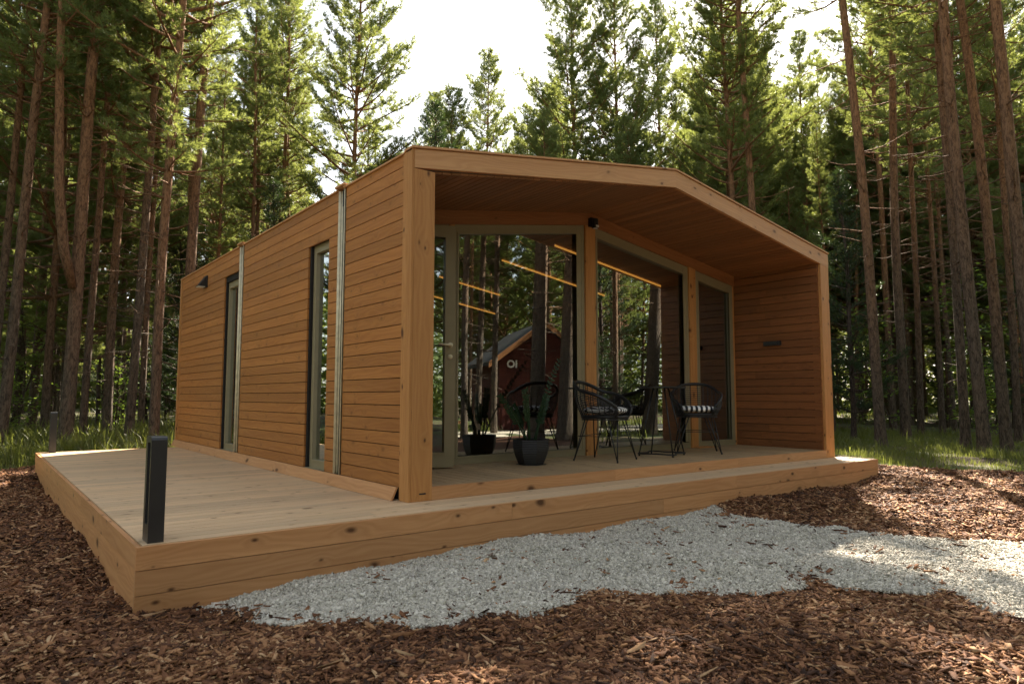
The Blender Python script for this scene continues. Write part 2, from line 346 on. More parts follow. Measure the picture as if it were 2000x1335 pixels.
def inpoly(px, py, poly):
    c = np.zeros(len(px), bool); n = len(poly); j = n-1
    for k in range(n):
        xi, yi = poly[k]; xj, yj = poly[j]
        m = ((yi > py) != (yj > py)) & (px < (xj-xi)*(py-yi)/((yj-yi) or 1e-9)+xi); c ^= m; j = k
    return c
GR = [(-1.74, -.30), (-1.62, -.1), (3.32, -.1), (3.45, -.3), (3.12, -.75), (2.98, -1.57), (3.18, -2.25), (3.38, -2.66), (3.66, -3.02), (4.3, -3.7), (5.2, -4.6), (3.6, -5.3),
      (2.2, -4.6), (1.7, -3.96), (1.62, -3.57), (1.6, -3.39), (1.73, -3.17), (1.51, -2.84), (1.43, -2.57), (1.05, -2.39), (.82, -2.26), (.72, -2.07), (.49, -1.95), (.07, -1.86),
      (-.35, -1.87), (-.63, -1.84), (-.81, -1.78), (-.99, -1.57), (-1.21, -1.37), (-1.44, -1.05), (-1.66, -.71)]
MU = [(-2.75, 9.2), (-1.9, 9.3), (-1.0, 7.4), (8.6, .4), (8.9, -.5), (9.2, -2), (9.5, -7), (4, -8.5), (-6, -8.5), (-7, -4), (-5.2, -1), (-3.7, 2), (-2.9, 5.5)]
DECK = lambda x, y, e=0: (x > -1.93+e) & (x < 6.93-e) & (y > -.43+e) & (y < 7.6)
rg = np.random.default_rng(11)
def jit(x, y, a): return x+a*np.sin(y*9+x*5)+a*.6*np.sin(y*23.-x*17)+rg.normal(0, a*.5, len(x)), y+a*np.cos(x*8-y*4)+a*.6*np.cos(x*21+y*13)+rg.normal(0, a*.5, len(x))
camx, camy = CAMP.x, CAMP.y
def frustum(x, y, marg=.12):
    dx, dy = x-camx, y-camy; f = dx*sy+dy*cy; r = dx*cy-dy*sy
    return (f > 1.6) & (np.abs(r) < f*(.75+marg)+.3)
def scatter(n, x0, x1, y0, y1, poly, neg=None, fr=True, js=.05, dens=None):
    x = rg.uniform(x0, x1, n); y = rg.uniform(y0, y1, n)
    jx, jy = jit(x, y, js)
    k = inpoly(jx, jy, poly)
    if neg is not None: k &= ~inpoly(jx, jy, neg)
    k &= ~DECK(x, y)
    if fr: k &= frustum(x, y)
    d = np.hypot(x-camx, y-camy)
    if dens is not None: k &= rg.random(n) < dens(d)
    return x[k], y[k], d[k]
def rotmats(n, tilt):
    a = rg.uniform(0, 2*np.pi, n); tx = rg.normal(0, tilt, n); ty = rg.normal(0, tilt, n)
    ca, sa = np.cos(a), np.sin(a); cx, sx = np.cos(tx), np.sin(tx); c2, s2 = np.cos(ty), np.sin(ty)
    Rz = np.zeros((n, 3, 3)); Rz[:, 0, 0] = ca; Rz[:, 0, 1] = -sa; Rz[:, 1, 0] = sa; Rz[:, 1, 1] = ca; Rz[:, 2, 2] = 1
    Rx = np.zeros((n, 3, 3)); Rx[:, 0, 0] = 1; Rx[:, 1, 1] = cx; Rx[:, 1, 2] = -sx; Rx[:, 2, 1] = sx; Rx[:, 2, 2] = cx
    Ry = np.zeros((n, 3, 3)); Ry[:, 1, 1] = 1; Ry[:, 0, 0] = c2; Ry[:, 0, 2] = s2; Ry[:, 2, 0] = -s2; Ry[:, 2, 2] = c2
    return Rz@Rx@Ry
def sheet(poly, neg, off, cell=.07, x0=-7.5, x1=10, y0=-9, y1=9.5):
    nx, ny = int((x1-x0)/cell), int((y1-y0)/cell)
    V, F = grid(x0, x1, nx, y0, y1, ny, off); c = V[F].mean(1)
    k = inpoly(c[:, 0], c[:, 1], poly)
    if neg: k &= ~inpoly(c[:, 0], c[:, 1], neg)
    k &= ~DECK(c[:, 0], c[:, 1], .15)
    F = F[k]; u, inv = np.unique(F, return_inverse=True); return V[u], inv.reshape(F.shape)
# bark mulch
x, y, d = scatter(1500000, -7, 9.6, -5, 9.3, MU, GR, js=.055, dens=lambda d: np.clip(1.35*(3.4/d)**1.3, .13, 1))
x2_, y2_, d2_ = scatter(900000, -2, 5.3, -5.4, -.1, GR, None, dens=lambda d: .006+0*d)
ex_, ey_, ed_ = scatter(500000, -2.2, 5.3, -5.4, -.1, GR, None, js=.01, dens=lambda d: .05+0*d)
px0 = np.array(GR); edge = np.min(np.hypot(ex_[:, None]-np.repeat(px0[:, 0], 1)[None], ey_[:, None]-px0[:, 1][None]), axis=1) < .20
x = np.concatenate([x, x2_, ex_[edge]]); y = np.concatenate([y, y2_, ey_[edge]]); d = np.concatenate([d, d2_, ed_[edge]])
x3_, y3_, d3_ = scatter(900000, -6, 5, -5, 2.5, MU, GR, js=.05, dens=lambda d: np.where(d < 6.5, np.clip(1.1*(3./d)**1.5, 0, 1), 0))
x4_, y4_, d4_ = scatter(26000, -6, 9.5, -5, 6, MU, GR, js=.05)
n_big = len(x); x = np.concatenate([x, x3_, x4_]); y = np.concatenate([y, y3_, y4_]); d = np.concatenate([d, d3_, d4_])
n = len(x)
Ln = np.clip(rg.lognormal(-3.42, .55, n), .009, .072)*np.clip(.85+d*.03, 1, 1.35); Wd = Ln*rg.uniform(.10, .42, n); Wd = np.clip(Wd, .004, .024); Tk = rg.uniform(.002, .008, n)
nf = len(x3_); Ln[n_big:n_big+nf] = rg.uniform(.005, .016, nf); Wd[n_big:n_big+nf] = rg.uniform(.002, .006, nf); Tk[n_big:n_big+nf] = .002
Ln[n_big+nf:] = rg.uniform(.04, .11, n-n_big-nf); Wd[n_big+nf:] = rg.uniform(.0025, .007, n-n_big-nf); Tk[n_big+nf:] = .0035
cube = np.array([(-1, -1, -1), (1, -1, -1), (1, 1, -1), (-1, 1, -1), (-1, -1, 1), (1, -1, 1), (1, 1, 1), (-1, 1, 1)], float)
VV = np.repeat(cube[None], n, 0)+np.clip(rg.normal(0, .24, (n, 8, 3)), -.45, .45); VV *= np.stack([Ln/2, Wd/2, Tk/2], -1)[:, None]
VV[:, :, 2] += (VV[:, :, 0]**2)*rg.normal(0, 3, n)[:, None]
VV = np.einsum('nij,nkj->nki', rotmats(n, .26), VV)
VV += np.stack([x, y, gz(x, y)+.012+rg.uniform(0, .024, n)+.015*np.sin(x*7)*np.sin(y*6)], -1)[:, None]
cf = np.array([(4, 5, 6, 7), (0, 1, 5, 4), (1, 2, 6, 5), (2, 3, 7, 6), (3, 0, 4, 7)])
FF = (cf[None]+(np.arange(n)*8)[:, None, None]).reshape(-1, 4)
rb = np.clip(rg.beta(1.7, 2.5, n)+.12*np.sin(x*2.1+np.sin(y*1.7)*2)*np.sin(y*2.6), 0, 1); rb[n_big+nf:] = rg.uniform(.45, .95, n-n_big-nf); rv = np.repeat(rb, 5)
sv, sf = sheet(MU, GR, .008)
print('chips', n)
Vall = np.concatenate([sv, VV.reshape(-1, 3)]); Fall = np.concatenate([sf, FF+len(sv)]); Rall = np.concatenate([np.full(len(sf), .12), rv])
tag(link('bark_mulch', npmesh('bark_mulch', Vall, Fall, Rall, [M['chips']])), 'brown bark mulch spread around the terrace', 'bark mulch', kind='stuff')
# a few bigger loose splinters lying on top, part of the same mulch is fine; gravel next
x, y, d = scatter(1300000, -2, 5.3, -5.4, -.1, GR, None, dens=lambda d: np.clip(1.1*(3.4/d)**1.1, .25, 1), js=.035)
n = len(x); print('pebbles', n)
octa = np.array([(1, 0, 0), (-1, 0, 0), (0, 1, 0), (0, -1, 0), (0, 0, 1), (0, 0, -1)], float)
of = np.array([(0, 2, 4), (2, 1, 4), (1, 3, 4), (3, 0, 4), (2, 0, 5), (1, 2, 5), (3, 1, 5), (0, 3, 5)])
rad = np.clip(rg.lognormal(-4.92, .42, n), .0035, .035); VV = np.repeat(octa[None], n, 0)*rg.uniform(.6, 1.35, (n, 6, 1))+rg.normal(0, .22, (n, 6, 3))
VV *= (rad[:, None]*np.stack([np.ones(n), rg.uniform(.6, 1, n), rg.uniform(.5, .85, n)], -1))[:, None]
VV = np.einsum('nij,nkj->nki', rotmats(n, .5), VV); VV += np.stack([x, y, gz(x, y)+.020+rg.uniform(0, .012, n)+.010*np.sin(x*11+np.sin(y*7)*2)*np.sin(y*13+np.sin(x*5)*2)], -1)[:, None]
FF = (of[None]+(np.arange(n)*6)[:, None, None]).reshape(-1, 3); rv = np.repeat(np.clip(rg.beta(3, 2.2, n), 0, 1), 8)
sv, sf = sheet(GR, None, .016, cell=.05); sf = np.concatenate([sf[:, [0, 1, 2]], sf[:, [0, 2, 3]]])
Vall = np.concatenate([sv, VV.reshape(-1, 3)]); Fall = np.concatenate([sf, FF+len(sv)]); Rall = np.concatenate([np.full(len(sf), .18), rv])
tag(link('gravel', npmesh('gravel', Vall, Fall, Rall, [M['gravel']])), 'pale grey limestone gravel path sweeping in front of the terrace', 'gravel', kind='stuff')

# sandy path beyond, in front of the cabin (seen mirrored in the glass)
pp = [(3, -14), (6, -10.2), (9, -8.6), (13, -8.1), (18, -8.0), (26, -8.6)]
V = []; F = []
for k, (px, py) in enumerate(pp):
    q = Vector(pp[min(k+1, len(pp)-1)])-Vector(pp[max(k-1, 0)]); q.normalize(); nn = Vector((-q.y, q.x))
    for sgn in (-1.5, -.5, .5, 1.5):
        a = px+nn.x*sgn*.95; b_ = py+nn.y*sgn*.95; V.append((a, b_, float(gz(a, b_))+.035))
for k in range(len(pp)-1):
    for j in range(3): F.append((k*4+j, (k+1)*4+j, (k+1)*4+j+1, k*4+j+1))
tag(link('sandy_path', npmesh('sandy_path', np.array(V), np.array(F), None, [M['sand']])), 'sunlit pale path mirrored in the glass', 'path', kind='structure')

# ------------------------------------------------------------------ cabin
W_, L_, HE = 6.756, 8.03, 2.88
XR = W_/2; SL = .153
def roofz(x): return HE+SL*(x if x < XR else W_-x)
def ceilz(x): return 2.70+SL*((x if x < XR else W_-x)-.22)
cab = empty('wooden_cabin', (0, 0, 0)); tag(cab, 'modern timber cabin with low gable roof, glazed front and covered porch', 'cabin')
ex, ey, ez = Vector((1, 0, 0)), Vector((0, 1, 0)), Vector((0, 0, 1))
WIN = [(1.68, 2.22, .10, 2.45), (4.70, 5.36, .10, 2.47)]; CHN = [(1.30, 1.44), (4.50, 4.64)]
YG = 1.38
# side cladding (left), courses of horizontal boards
def clad_left(mb, y0, y1, z0, z1, xf, step=.1105, gap=.007, th=.02, opens=(), xd=-1, rngs=None):
    z = z0
    while z < z1-.02:
        zt = min(z+step-gap, z1)
        iv = [(y0, y1)]
        for (a, b, oz0, oz1) in opens:
            if zt > oz0 and z < oz1-.03:
                iv = [s for (p, q) in iv for s in ((p, min(q, a)), (max(p, b), q)) if s[1]-s[0] > .01]
        for (p, q) in iv:
            c = p
            while c < q-.01:
                e = c+rnd.uniform(2.2, 4.6)
                if q-e < .5: e = q
                e = min(e, q)
                mb.board((xf, c, z), ey, e-c-.0015, ez, zt-z, ex*(-xd), th); c = e
        z += step
mb = MB(); clad_left(mb, .148, 7.94, .105, 2.85, .012, opens=WIN+[(a-.008, b+.008, 0, 9) for a, b in CHN])
mb.build('side_cladding', M['clad'], cab)
# structural core of the left wall, behind the cladding
mb = MB()
ysegs = [(.148, 1.70), (2.20, 4.72), (5.34, 7.94)]
for a, b in ysegs: mb.box((.036, a, .0), (.22, b, 2.70))
for (a, b, z0, z1) in WIN:
    mb.box((.036, a+.02, z1-.01), (.22, b-.02, 2.70)); mb.box((.036, a+.02, 0), (.22, b-.02, z0))
mb.build('wall', M['core'], cab)
# right wall: inner porch cladding + outer
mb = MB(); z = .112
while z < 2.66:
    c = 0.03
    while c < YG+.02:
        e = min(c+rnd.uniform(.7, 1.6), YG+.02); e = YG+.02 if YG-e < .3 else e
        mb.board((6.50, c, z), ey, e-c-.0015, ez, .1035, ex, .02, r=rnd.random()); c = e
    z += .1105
mb.build('porch_side_cladding', wood('porch_wall_timber', (.24, .088, .028), (.145, .052, .016), knots=.5, tone=.17, knot=(.10, .035, .012)), cab)  # darkened copy of the cladding colour, with the porch shade painted in
mb = MB(); clad_left(mb, .16, 7.94, .105, 2.85, W_-.012, xd=1, th=.02); mb.build('far_side_cladding', M['clad'], cab)
mb = MB(); mb.box((6.524, .15, -.45), (6.72, 7.94, 2.70)); mb.box((6.505, .034, 2.60), (6.74, .148, 2.715)); mb.build('wall', M['core'], cab)
# inside of left porch wall
mb = MB(); clad_left(mb, .16, YG-.02, .112, 2.66, .245, xd=-1, th=.02); 
for k in range(0): pass
mb.build('porch_side_cladding', M['clad'], cab)
# back wall
mb = MB(); z = .1
while z < 3.2:
    hw = 0 if z < 2.72 else (z-2.72)/SL
    if W_-2*hw > .4: mb.board((hw+.04, 8.01, z), ex, W_-.08-2*hw, ez, .1035, -ey, .022)
    z += .1105
mb.build('back_cladding', M['clad'], cab)
mb = MB()
for (xa, xb) in ((.22, XR), (XR, 6.52)):
    P = [Vector((xa, 7.80, .0)), Vector((xb, 7.80, .0)), Vector((xb, 7.98, .0)), Vector((xa, 7.98, .0)), Vector((xa, 7.80, ceilz(xa)-.004)), Vector((xb, 7.80, ceilz(xb)-.004)), Vector((xb, 7.98, ceilz(xb)-.004)), Vector((xa, 7.98, ceilz(xa)-.004))]
    mb.hexa(P, xb-xa, .2, 2.7)
mb.build('wall', M['inner'], cab)
for q in (((.224, YG+.12, .02), (.24, 7.79, 2.68)), ((6.504, YG+.12, .02), (6.52, 7.79, 2.68))):
    mb = MB(); mb.box(*q); mb.build('interior_lining', M['inner'], cab)
# posts
def post(parts, name='corner_post'):
    mb = MB()
    for p in parts: mb.box(*p, along=2)
    return mb.build(name, M['frame'], cab, bevel=.003)
post([((0, .0, .002), (.022, .072, 2.868)), ((.0, .0735, .002), (.022, .147, 2.868)), ((.0235, -.002, .002), (.218, .03, ceilz(.22)+.0)), ((.0235, .031, .002), (.218, .147, 2.66))])
post([((6.536, -.002, .002), (6.754, .03, ceilz(.22)+.0)), ((6.536, .031, .002), (6.754, .147, 2.66))])
post([((0, 7.95, .002), (.03, 8.035, 2.845)), ((.031, 7.95, .002), (.12, 8.035, 2.845))])
# front fascia, two raking beams
mb = MB()
for (xa, xb) in ((.0235, XR), (XR, W_)):
    yb, yf = .034, -.004
    P = [Vector((xa, yb, ceilz(xa)+.004)), Vector((xb, yb, ceilz(xb)+.004)), Vector((xb, yb, roofz(xb)-.026)), Vector((xa, yb, roofz(xa)-.026))]
    if xa < 1: P[0].z = ceilz(.22)+.004-(.22-xa)*SL*.0; P[0].z = ceilz(.0235)+.034
    P2 = [Vector((p.x, yf, p.z)) for p in P]
    # order so that width is vertical
    Q = [P2[0], P2[1], P2[2], P2[3], P[0], P[1], P[2], P[3]]
    mb.hexa([Q[3], Q[2], Q[1], Q[0], Q[7], Q[6], Q[5], Q[4]], xb-xa, .2, .04)
mb.build('fascia', M['fascia'], cab, bevel=.003)
# roof slab, cap trim
roof = None
mb = MB()
for (xa, xb) in ((.03, XR), (XR, W_-.03)):
    P = []
    for (yy) in (.0,):
        pass
    a = [Vector((xa, .14, ceilz(xa)+.022)), Vector((xb, .14, ceilz(xb)+.022)), Vector((xb, 7.94, ceilz(xb)+.022)), Vector((xa, 7.94, ceilz(xa)+.022))]
    b = [Vector((xa, .14, roofz(xa)-.03)), Vector((xb, .14, roofz(xb)-.03)), Vector((xb, 7.94, roofz(xb)-.03)), Vector((xa, 7.94, roofz(xa)-.03))]
    mb.hexa(a+b, xb-xa, 7.8, .1)
roof = mb.build('roof', M['felt'], cab)
mb = MB()
for (xa, xb) in ((-.008, XR), (XR, W_+.008)):
    z0 = lambda x: roofz(x)-.014
    a = [Vector((xa, -.016, z0(xa))), Vector((xb, -.016, z0(xb))), Vector((xb, .12, z0(xb))), Vector((xa, .12, z0(xa)))]
    mb.hexa(a+[p+ez*.018 for p in a], xb-xa, .13, .018)
    a = [Vector((xa+(.008 if xa < 0 else 0), .006, roofz(xa)-.026)), Vector((xb, .006, roofz(xb)-.026)), Vector((xb, .1, roofz(xb)-.026)), Vector((xa+(.008 if xa < 0 else 0), .1, roofz(xa)-.026))]
    mb.hexa(a+[p+ez*.0115 for p in a], xb-xa, .1, .01)
mb.box((-.006, .122, 2.851), (.11, 1.292, 2.866)); mb.box((-.006, 1.448, 2.851), (.11, 4.492, 2.866)); mb.box((-.006, 4.648, 2.851), (.11, 8.04, 2.866))
for a, b in CHN:   # little timber hoods over the downpipes
    mb.box((-.035, a-.03, 2.868), (.13, b+.03, 2.886)); mb.box((-.02, a-.022, 2.845), (.0, a-.004, 2.867)); mb.box((-.02, b+.004, 2.845), (.0, b+.022, 2.867))
mb.build('roof_trim', M['fascia'], roof)
# ceiling boards (run front to back)
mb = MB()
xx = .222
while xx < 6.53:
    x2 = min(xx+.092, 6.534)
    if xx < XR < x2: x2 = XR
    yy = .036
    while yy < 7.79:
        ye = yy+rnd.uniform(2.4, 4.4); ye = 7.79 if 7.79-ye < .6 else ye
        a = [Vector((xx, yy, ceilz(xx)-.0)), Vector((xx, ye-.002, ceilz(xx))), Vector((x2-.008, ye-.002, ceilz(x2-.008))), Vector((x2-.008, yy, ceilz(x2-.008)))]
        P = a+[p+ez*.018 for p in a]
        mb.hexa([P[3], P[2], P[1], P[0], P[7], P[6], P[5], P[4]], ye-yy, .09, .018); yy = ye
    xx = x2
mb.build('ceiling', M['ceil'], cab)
# porch floor and interior floor
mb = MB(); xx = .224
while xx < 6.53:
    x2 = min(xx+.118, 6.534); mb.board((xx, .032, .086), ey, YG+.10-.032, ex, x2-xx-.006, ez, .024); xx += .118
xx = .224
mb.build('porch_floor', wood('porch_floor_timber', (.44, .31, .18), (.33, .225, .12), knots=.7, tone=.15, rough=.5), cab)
mb = MB(); mb.box((.22, YG+.104, .06), (6.52, 7.8, .105)); mb.box((.25, .05, .0), (6.5, 7.7, .055)); mb.build('interior_floor', M['inner'], cab)
mb = MB(); c = .2185
for e in (2.35, 4.45, 6.535): mb.board((c, .0, .003), ex, e-c-.002, ez, .105, ey, .03); c = e
mb.build('porch_step', M['skirt'], cab, bevel=.002)
# base skirting along the side wall (leaning board)
mb = MB(); c = .168
for e in (2.6, 5.4, 8.02):
    P = [Vector((-.060, c, .003)), Vector((-.060, e-.003, .003)), Vector((-.012, e-.003, .104)), Vector((-.012, c, .104))]
    Q = [p+Vector((.016, 0, .0)) for p in P]; Q[2] += Vector((0, 0, 0)); mb.hexa([Q[0], Q[1], Q[2], Q[3], P[0], P[1], P[2], P[3]][::1], e-c, .12, .02); c = e
mb.build('wall_skirting', M['skirt'], cab)
# glazed front -------------------------------------------------------------
BH = .155
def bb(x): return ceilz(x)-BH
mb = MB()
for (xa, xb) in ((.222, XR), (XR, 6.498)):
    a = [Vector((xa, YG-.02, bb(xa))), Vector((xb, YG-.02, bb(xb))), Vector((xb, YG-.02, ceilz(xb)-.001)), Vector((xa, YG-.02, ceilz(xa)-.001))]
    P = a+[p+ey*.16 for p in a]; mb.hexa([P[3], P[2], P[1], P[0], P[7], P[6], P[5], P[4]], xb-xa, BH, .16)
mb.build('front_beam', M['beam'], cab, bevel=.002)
for (xa, xb) in ((1.262, 1.322), (3.285, 3.462), (5.372, 5.522), (6.468, 6.498)):
    mb = MB(); yf = YG-.022 if xb-xa > .1 else YG
    if xa < XR < xb:
        zt = bb(xa)-.001
    else: zt = min(bb(xa), bb(xb))-.001
    P = [Vector((xa, yf, .111)), Vector((xb, yf, .111)), Vector((xb, YG+.12, .111)), Vector((xa, YG+.12, .111))]
    T = [Vector((p.x, p.y, bb(p.x)-.001)) for p in P]
    mb.hexa(P+T, xb-xa, .14, 2.5)
    # re-map uv so grain runs up the post
    mb.uv = [((z_[2]), z_[0]+z_[1]) for z_ in [mb.v[q] for f_ in mb.f for q in f_]]
    mb.build('mullion_post', M['frame'], cab, bevel=.002)
def quadframe(name, xa, xb, zb, zt, bw, tw, bwb, y0, depth, parent, mset, glassname='pane', y_in=.04):
    """frame between outer quad (xa,xb,zb, zt(x)) and inner quad; zt callable"""
    o = [(xa, zb), (xb, zb), (xb, zt(xb)), (xa, zt(xa))]
    i = [(xa+bw, zb+bwb), (xb-bw, zb+bwb), (xb-bw, zt(xb-bw)-tw), (xa+bw, zt(xa+bw)-tw)]
    mb = MB()
    def V3(p, y): return Vector((p[0], y, p[1]))
    for k in range(4):
        k2 = (k+1) % 4
        a, b, c, d = o[k], o[k2], i[k2], i[k]
        f = [V3(a, y0), V3(b, y0), V3(c, y0), V3(d, y0)]; g = [p+ey*depth for p in f]
        mb.poly(f); mb.poly([g[3], g[2], g[1], g[0]]); mb.poly([f[3], f[2], g[2], g[3]]); mb.poly([f[1], f[0], g[0], g[1]])
    # thin raised bead round the opening
    j = [(i[0][0]-.022, i[0][1]-.022), (i[1][0]+.022, i[1][1]-.022), (i[2][0]+.022, i[2][1]+.022), (i[3][0]-.022, i[3][1]+.022)]
    for k in range(4):
        k2 = (k+1) % 4; f = [V3(p, y0-.008) for p in (j[k], j[k2], i[k2], i[k])]; g = [V3(p, y0) for p in (j[k], j[k2], i[k2], i[k])]
        mb.poly(f); mb.poly([f[3], f[2], g[2]+ey*.03, g[3]+ey*.03]); mb.poly([g[0], g[1], f[1], f[0]])
    fr = mb.build(name, mset, parent)
    mb = MB(); f = [V3(p, y0+y_in) for p in i]; mb.poly(f); pn = mb.build(glassname, M['glass'], fr)
    return fr, pn
quadframe('window_frame', 1.324, 3.283, .111, lambda x: bb(x)-.002, .055, .105, .085, YG+.004, .07, cab, M['olive'])
# wider stile at the right of the first pane
quadframe('window_frame', 3.464, 5.370, .111, lambda x: bb(x)-.002, .05, .125, .075, YG+.004, .07, cab, M['olive'])
quadframe('window_frame', 5.524, 6.466, .111, lambda x: bb(x)-.002, .09, .135, .085, YG+.004, .07, cab, M['olive'])
for q in (((3.15, YG+.001, .2), (3.283, YG+.003, bb(3.15)-.01)), ((5.26, YG+.001, .2), (5.37, YG+.003, bb(5.26)-.03))):
    mb = MB(); mb.box(*q); mb.build('window_stile', M['olive'], cab)
mb = MB(); mb.box((5.4, YG-.12, .111), (5.75, YG-.003, .124)); mb.build('threshold_block', M['frame'], cab)
# door, standing open a little, hinged on the left
mb = MB()
P = [Vector((.224, YG+.02, 2.615)), Vector((1.26, YG+.02, 2.615)), Vector((1.26, YG+.09, 2.615)), Vector((.224, YG+.09, 2.615))]
mb.hexa(P+[Vector((p.x, p.y, bb(p.x)-.002)) for p in P], 1., .07, .1); mb.box((.224, YG+.02, .111), (.285, YG+.09, 2.613)); mb.box((1.235, YG+.02, .111), (1.26, YG+.09, 2.613))
mb.build('door_frame', M['olive'], cab)
door = empty('door', (.30, YG, 0), -R(18.5), cab)
fr, pn = quadframe('door_leaf', .0, .885, .125, lambda x: 2.60, .105, .13, .15, -.035, .07, door, M['olive'])
mb = MB(); zc = 1.36
mb.tube([(.835, -.035, zc), (.835, -.05, zc)], .027, 16); mb.tube([(.835, -.045, zc), (.835, -.088, zc), (.82, -.096, zc), (.70, -.098, zc+.002)], [.011, .011, .011, .0095], 10)
mb.build('handle', M['galv'], door, True); mb = MB(); mb.tube([(.835, -.035, zc-.12), (.835, -.048, zc-.12)], .025, 16); mb.build('lock', M['galv'], door, True)
# LED strips on the inside ceiling
for yy, x0, x1 in ((2.70, 3.96, 6.36), (4.04, 3.99, 6.38), (5.99, 4.0, 5.42), (7.5, 4.0, 6.42)):
    mb = MB(); a = [Vector((x0, yy-.009, ceilz(x0)-.03)), Vector((x1, yy-.009, ceilz(x1)-.03)), Vector((x1, yy+.009, ceilz(x1)-.03)), Vector((x0, yy+.009, ceilz(x0)-.03))]
    mb.hexa(a+[p+ez*.026 for p in a], x1-x0, .03, .03); mb.build('led_strip', M['led'], cab)
# side windows
for (a, b, z0, z1) in WIN:
    fr = empty('side_window', (0, 0, 0), 0, cab)
    mb = MB(); fw_ = .085; x0, x1 = .062, .13
    ya, yb, za, zb = a+.012, b-.035, z0+.002, z1-.02
    mb.box((x0, ya, za), (x1, yb, za+fw_)); mb.box((x0, ya, zb-fw_), (x1, yb, zb)); mb.box((x0, ya, za+fw_), (x1, ya+fw_, zb-fw_)); mb.box((x0, yb-fw_, za+fw_), (x1, yb, zb-fw_))
    iy0, iy1, iz0, iz1 = ya+fw_, yb-fw_, za+fw_, zb-fw_
    for s in ((x0-.008, iy0-.02, iz0-.02, x0, iy1+.02, iz0), (x0-.008, iy0-.02, iz1, x0, iy1+.02, iz1+.02), (x0-.008, iy0-.02, iz0, x0, iy0, iz1), (x0-.008, iy1, iz0, x0, iy1+.02, iz1)):
        mb.box(s[:3], s[3:])
    mb.box((.0, a+.004, z0+.0005), (.06, b-.004, z0+.004))
    mb.build('frame', M['olive'], fr, bevel=.002)
    mb = MB(); mb.poly([(.095, iy1, iz0), (.095, iy0, iz0), (.095, iy0, iz1), (.095, iy1, iz1)]); mb.build('pane', M['glass'], fr)
    mb = MB(); mb.box((.034, b-.033, z0), (.06, b-.001, z1-.001)); mb.box((.034, a, z1-.018), (.06, b, z1-.001)); mb.build('reveal', M['core'], fr)
# downpipes: open galvanised channels set in the cladding
for a, b in CHN:
    mb = MB(); c = (a+b)/2; hw = (b-a)/2
    prof = [(.0, a-.004), (-.004, a+.004), (.002, a+.012)]
    for k in range(9):
        t = math.pi*k/8; prof.append((.004+.05*math.sin(t), c-(hw-.014)*math.cos(t)))
    prof += [(.002, b-.012), (-.004, b-.004), (.0, b+.004)]
    z0, z1 = .107, 2.845
    for k in range(len(prof)-1):
        (xa, ya), (xb, yb) = prof[k], prof[k+1]
        mb.poly([(xb, yb, z0), (xa, ya, z0), (xa, ya, z1), (xb, yb, z1)])
    o = mb.build('downpipe', M['galv'], cab, smooth=True); md = o.modifiers.new('solid', 'SOLIDIFY'); md.thickness = .0025
# lamps fixed to the cabin
lp = empty('porch_spotlight', (3.374, YG-.022, 3.06), 0, cab); lp.scale = (.85, .85, .85)
mb = MB(); mb.box((-.045, -.07, -.075), (.045, -.001, .055)); mb.tube([(0, -.105, -.11), (0, -.105, .03)], .045, 16); mb.build('lamp_body', M['black'], lp, bevel=.003)
mb = MB(); mb.tube([(0, -.105, -.113), (0, -.105, -.075)], .036, 16); mb.box((-.03, -.152, -.10), (.03, -.149, -.07)); mb.build('lamp_lens', M['white_lens'], lp)
lp = empty('porch_wall_lamp', (6.50, .73, 1.62), 0, cab)
mb = MB(); mb.box((-.055, -.13, -.03), (-.001, .13, .03)); mb.box((-.075, -.10, -.012), (-.055, .10, .028)); mb.build('lamp_body', M['char'], lp, bevel=.004)
lp = empty('side_wall_lamp', (.012, 6.39, 2.60), 0, cab)
mb = MB(); mb.box((-.02, -.10, -.09), (-.001, .10, .09))
P = [Vector((-.021, -.09, -.07)), Vector((-.021, .09, -.07)), Vector((-.021, .09, .08)), Vector((-.021, -.09, .08)), Vector((-.14, -.09, -.075)), Vector((-.14, .09, -.075)), Vector((-.10, .09, -.04)), Vector((-.10, -.09, -.04))]
mb.hexa([P[3], P[2], P[1], P[0], P[7], P[6], P[5], P[4]], .2, .15, .1); mb.build('lamp_body', M['black'], lp)
mb = MB(); mb.box((-.125, -.075, -.088), (-.03, .075, -.077)); mb.build('lamp_lens', M['white_lens'], lp)
# small dark label slot low on the front post
mb = MB(); mb.box((.10, -.0045, .055), (.16, -.0022, .066)); mb.build('name_plate', M['black'], cab)

# ------------------------------------------------------------------ terrace
ter = empty('timber_terrace', (-1, 3, -.3)); tag(ter, 'low pale timber terrace wrapping round the cabin, with boarded skirt', 'terrace')
ter.location = (0, 0, 0)
DX0, DX1, DY0, DY1 = -1.974, 6.99, -.4765, 7.62
mb = MB(); yy = DY0+.03
def drow(y, x0, x1, w=.1155):
    c = x0; first = True
    while c < x1-.01:
        e = c+rnd.uniform(2.6, 4.8)*(rnd.uniform(.3, 1) if first else 1); first = False
        if x1-e < .6: e = x1
        mb.board((c, y, -.028), ex, e-c-.002, ey, w, ez, .028); c = e
while yy < DY1-.02:
    wv = min(.1145, DY1-yy)
    drow(yy, DX0+.034, (DX1-.002 if yy < .0 else .035), wv)
    yy += .1195
drow(-.05, 0.0, DX1-.002, .045) if False else None
mb.build('deck_boards', M['deck'], ter)
mb = MB()
def skirt_run(p0, dr, length, out, zs, zb):
    for k, (zt, zl) in enumerate(zs):
        c = 0; 
        while c < length-.01:
            e = min(c+rnd.uniform(2.4, 4.6), length); e = length if length-e < .7 else e
            mb.board(Vector(p0)+Vector(dr)*c+ez*zl-Vector(out)*(.0 if k == 0 else .003*k), dr, e-c-.002, ez, zt-zl-.004, -Vector(out), .028); c = e
ZS = [(.0, -.131), (-.131, -.268), (-.268, -.405), (-.405, -.54)]
mb.uv and None
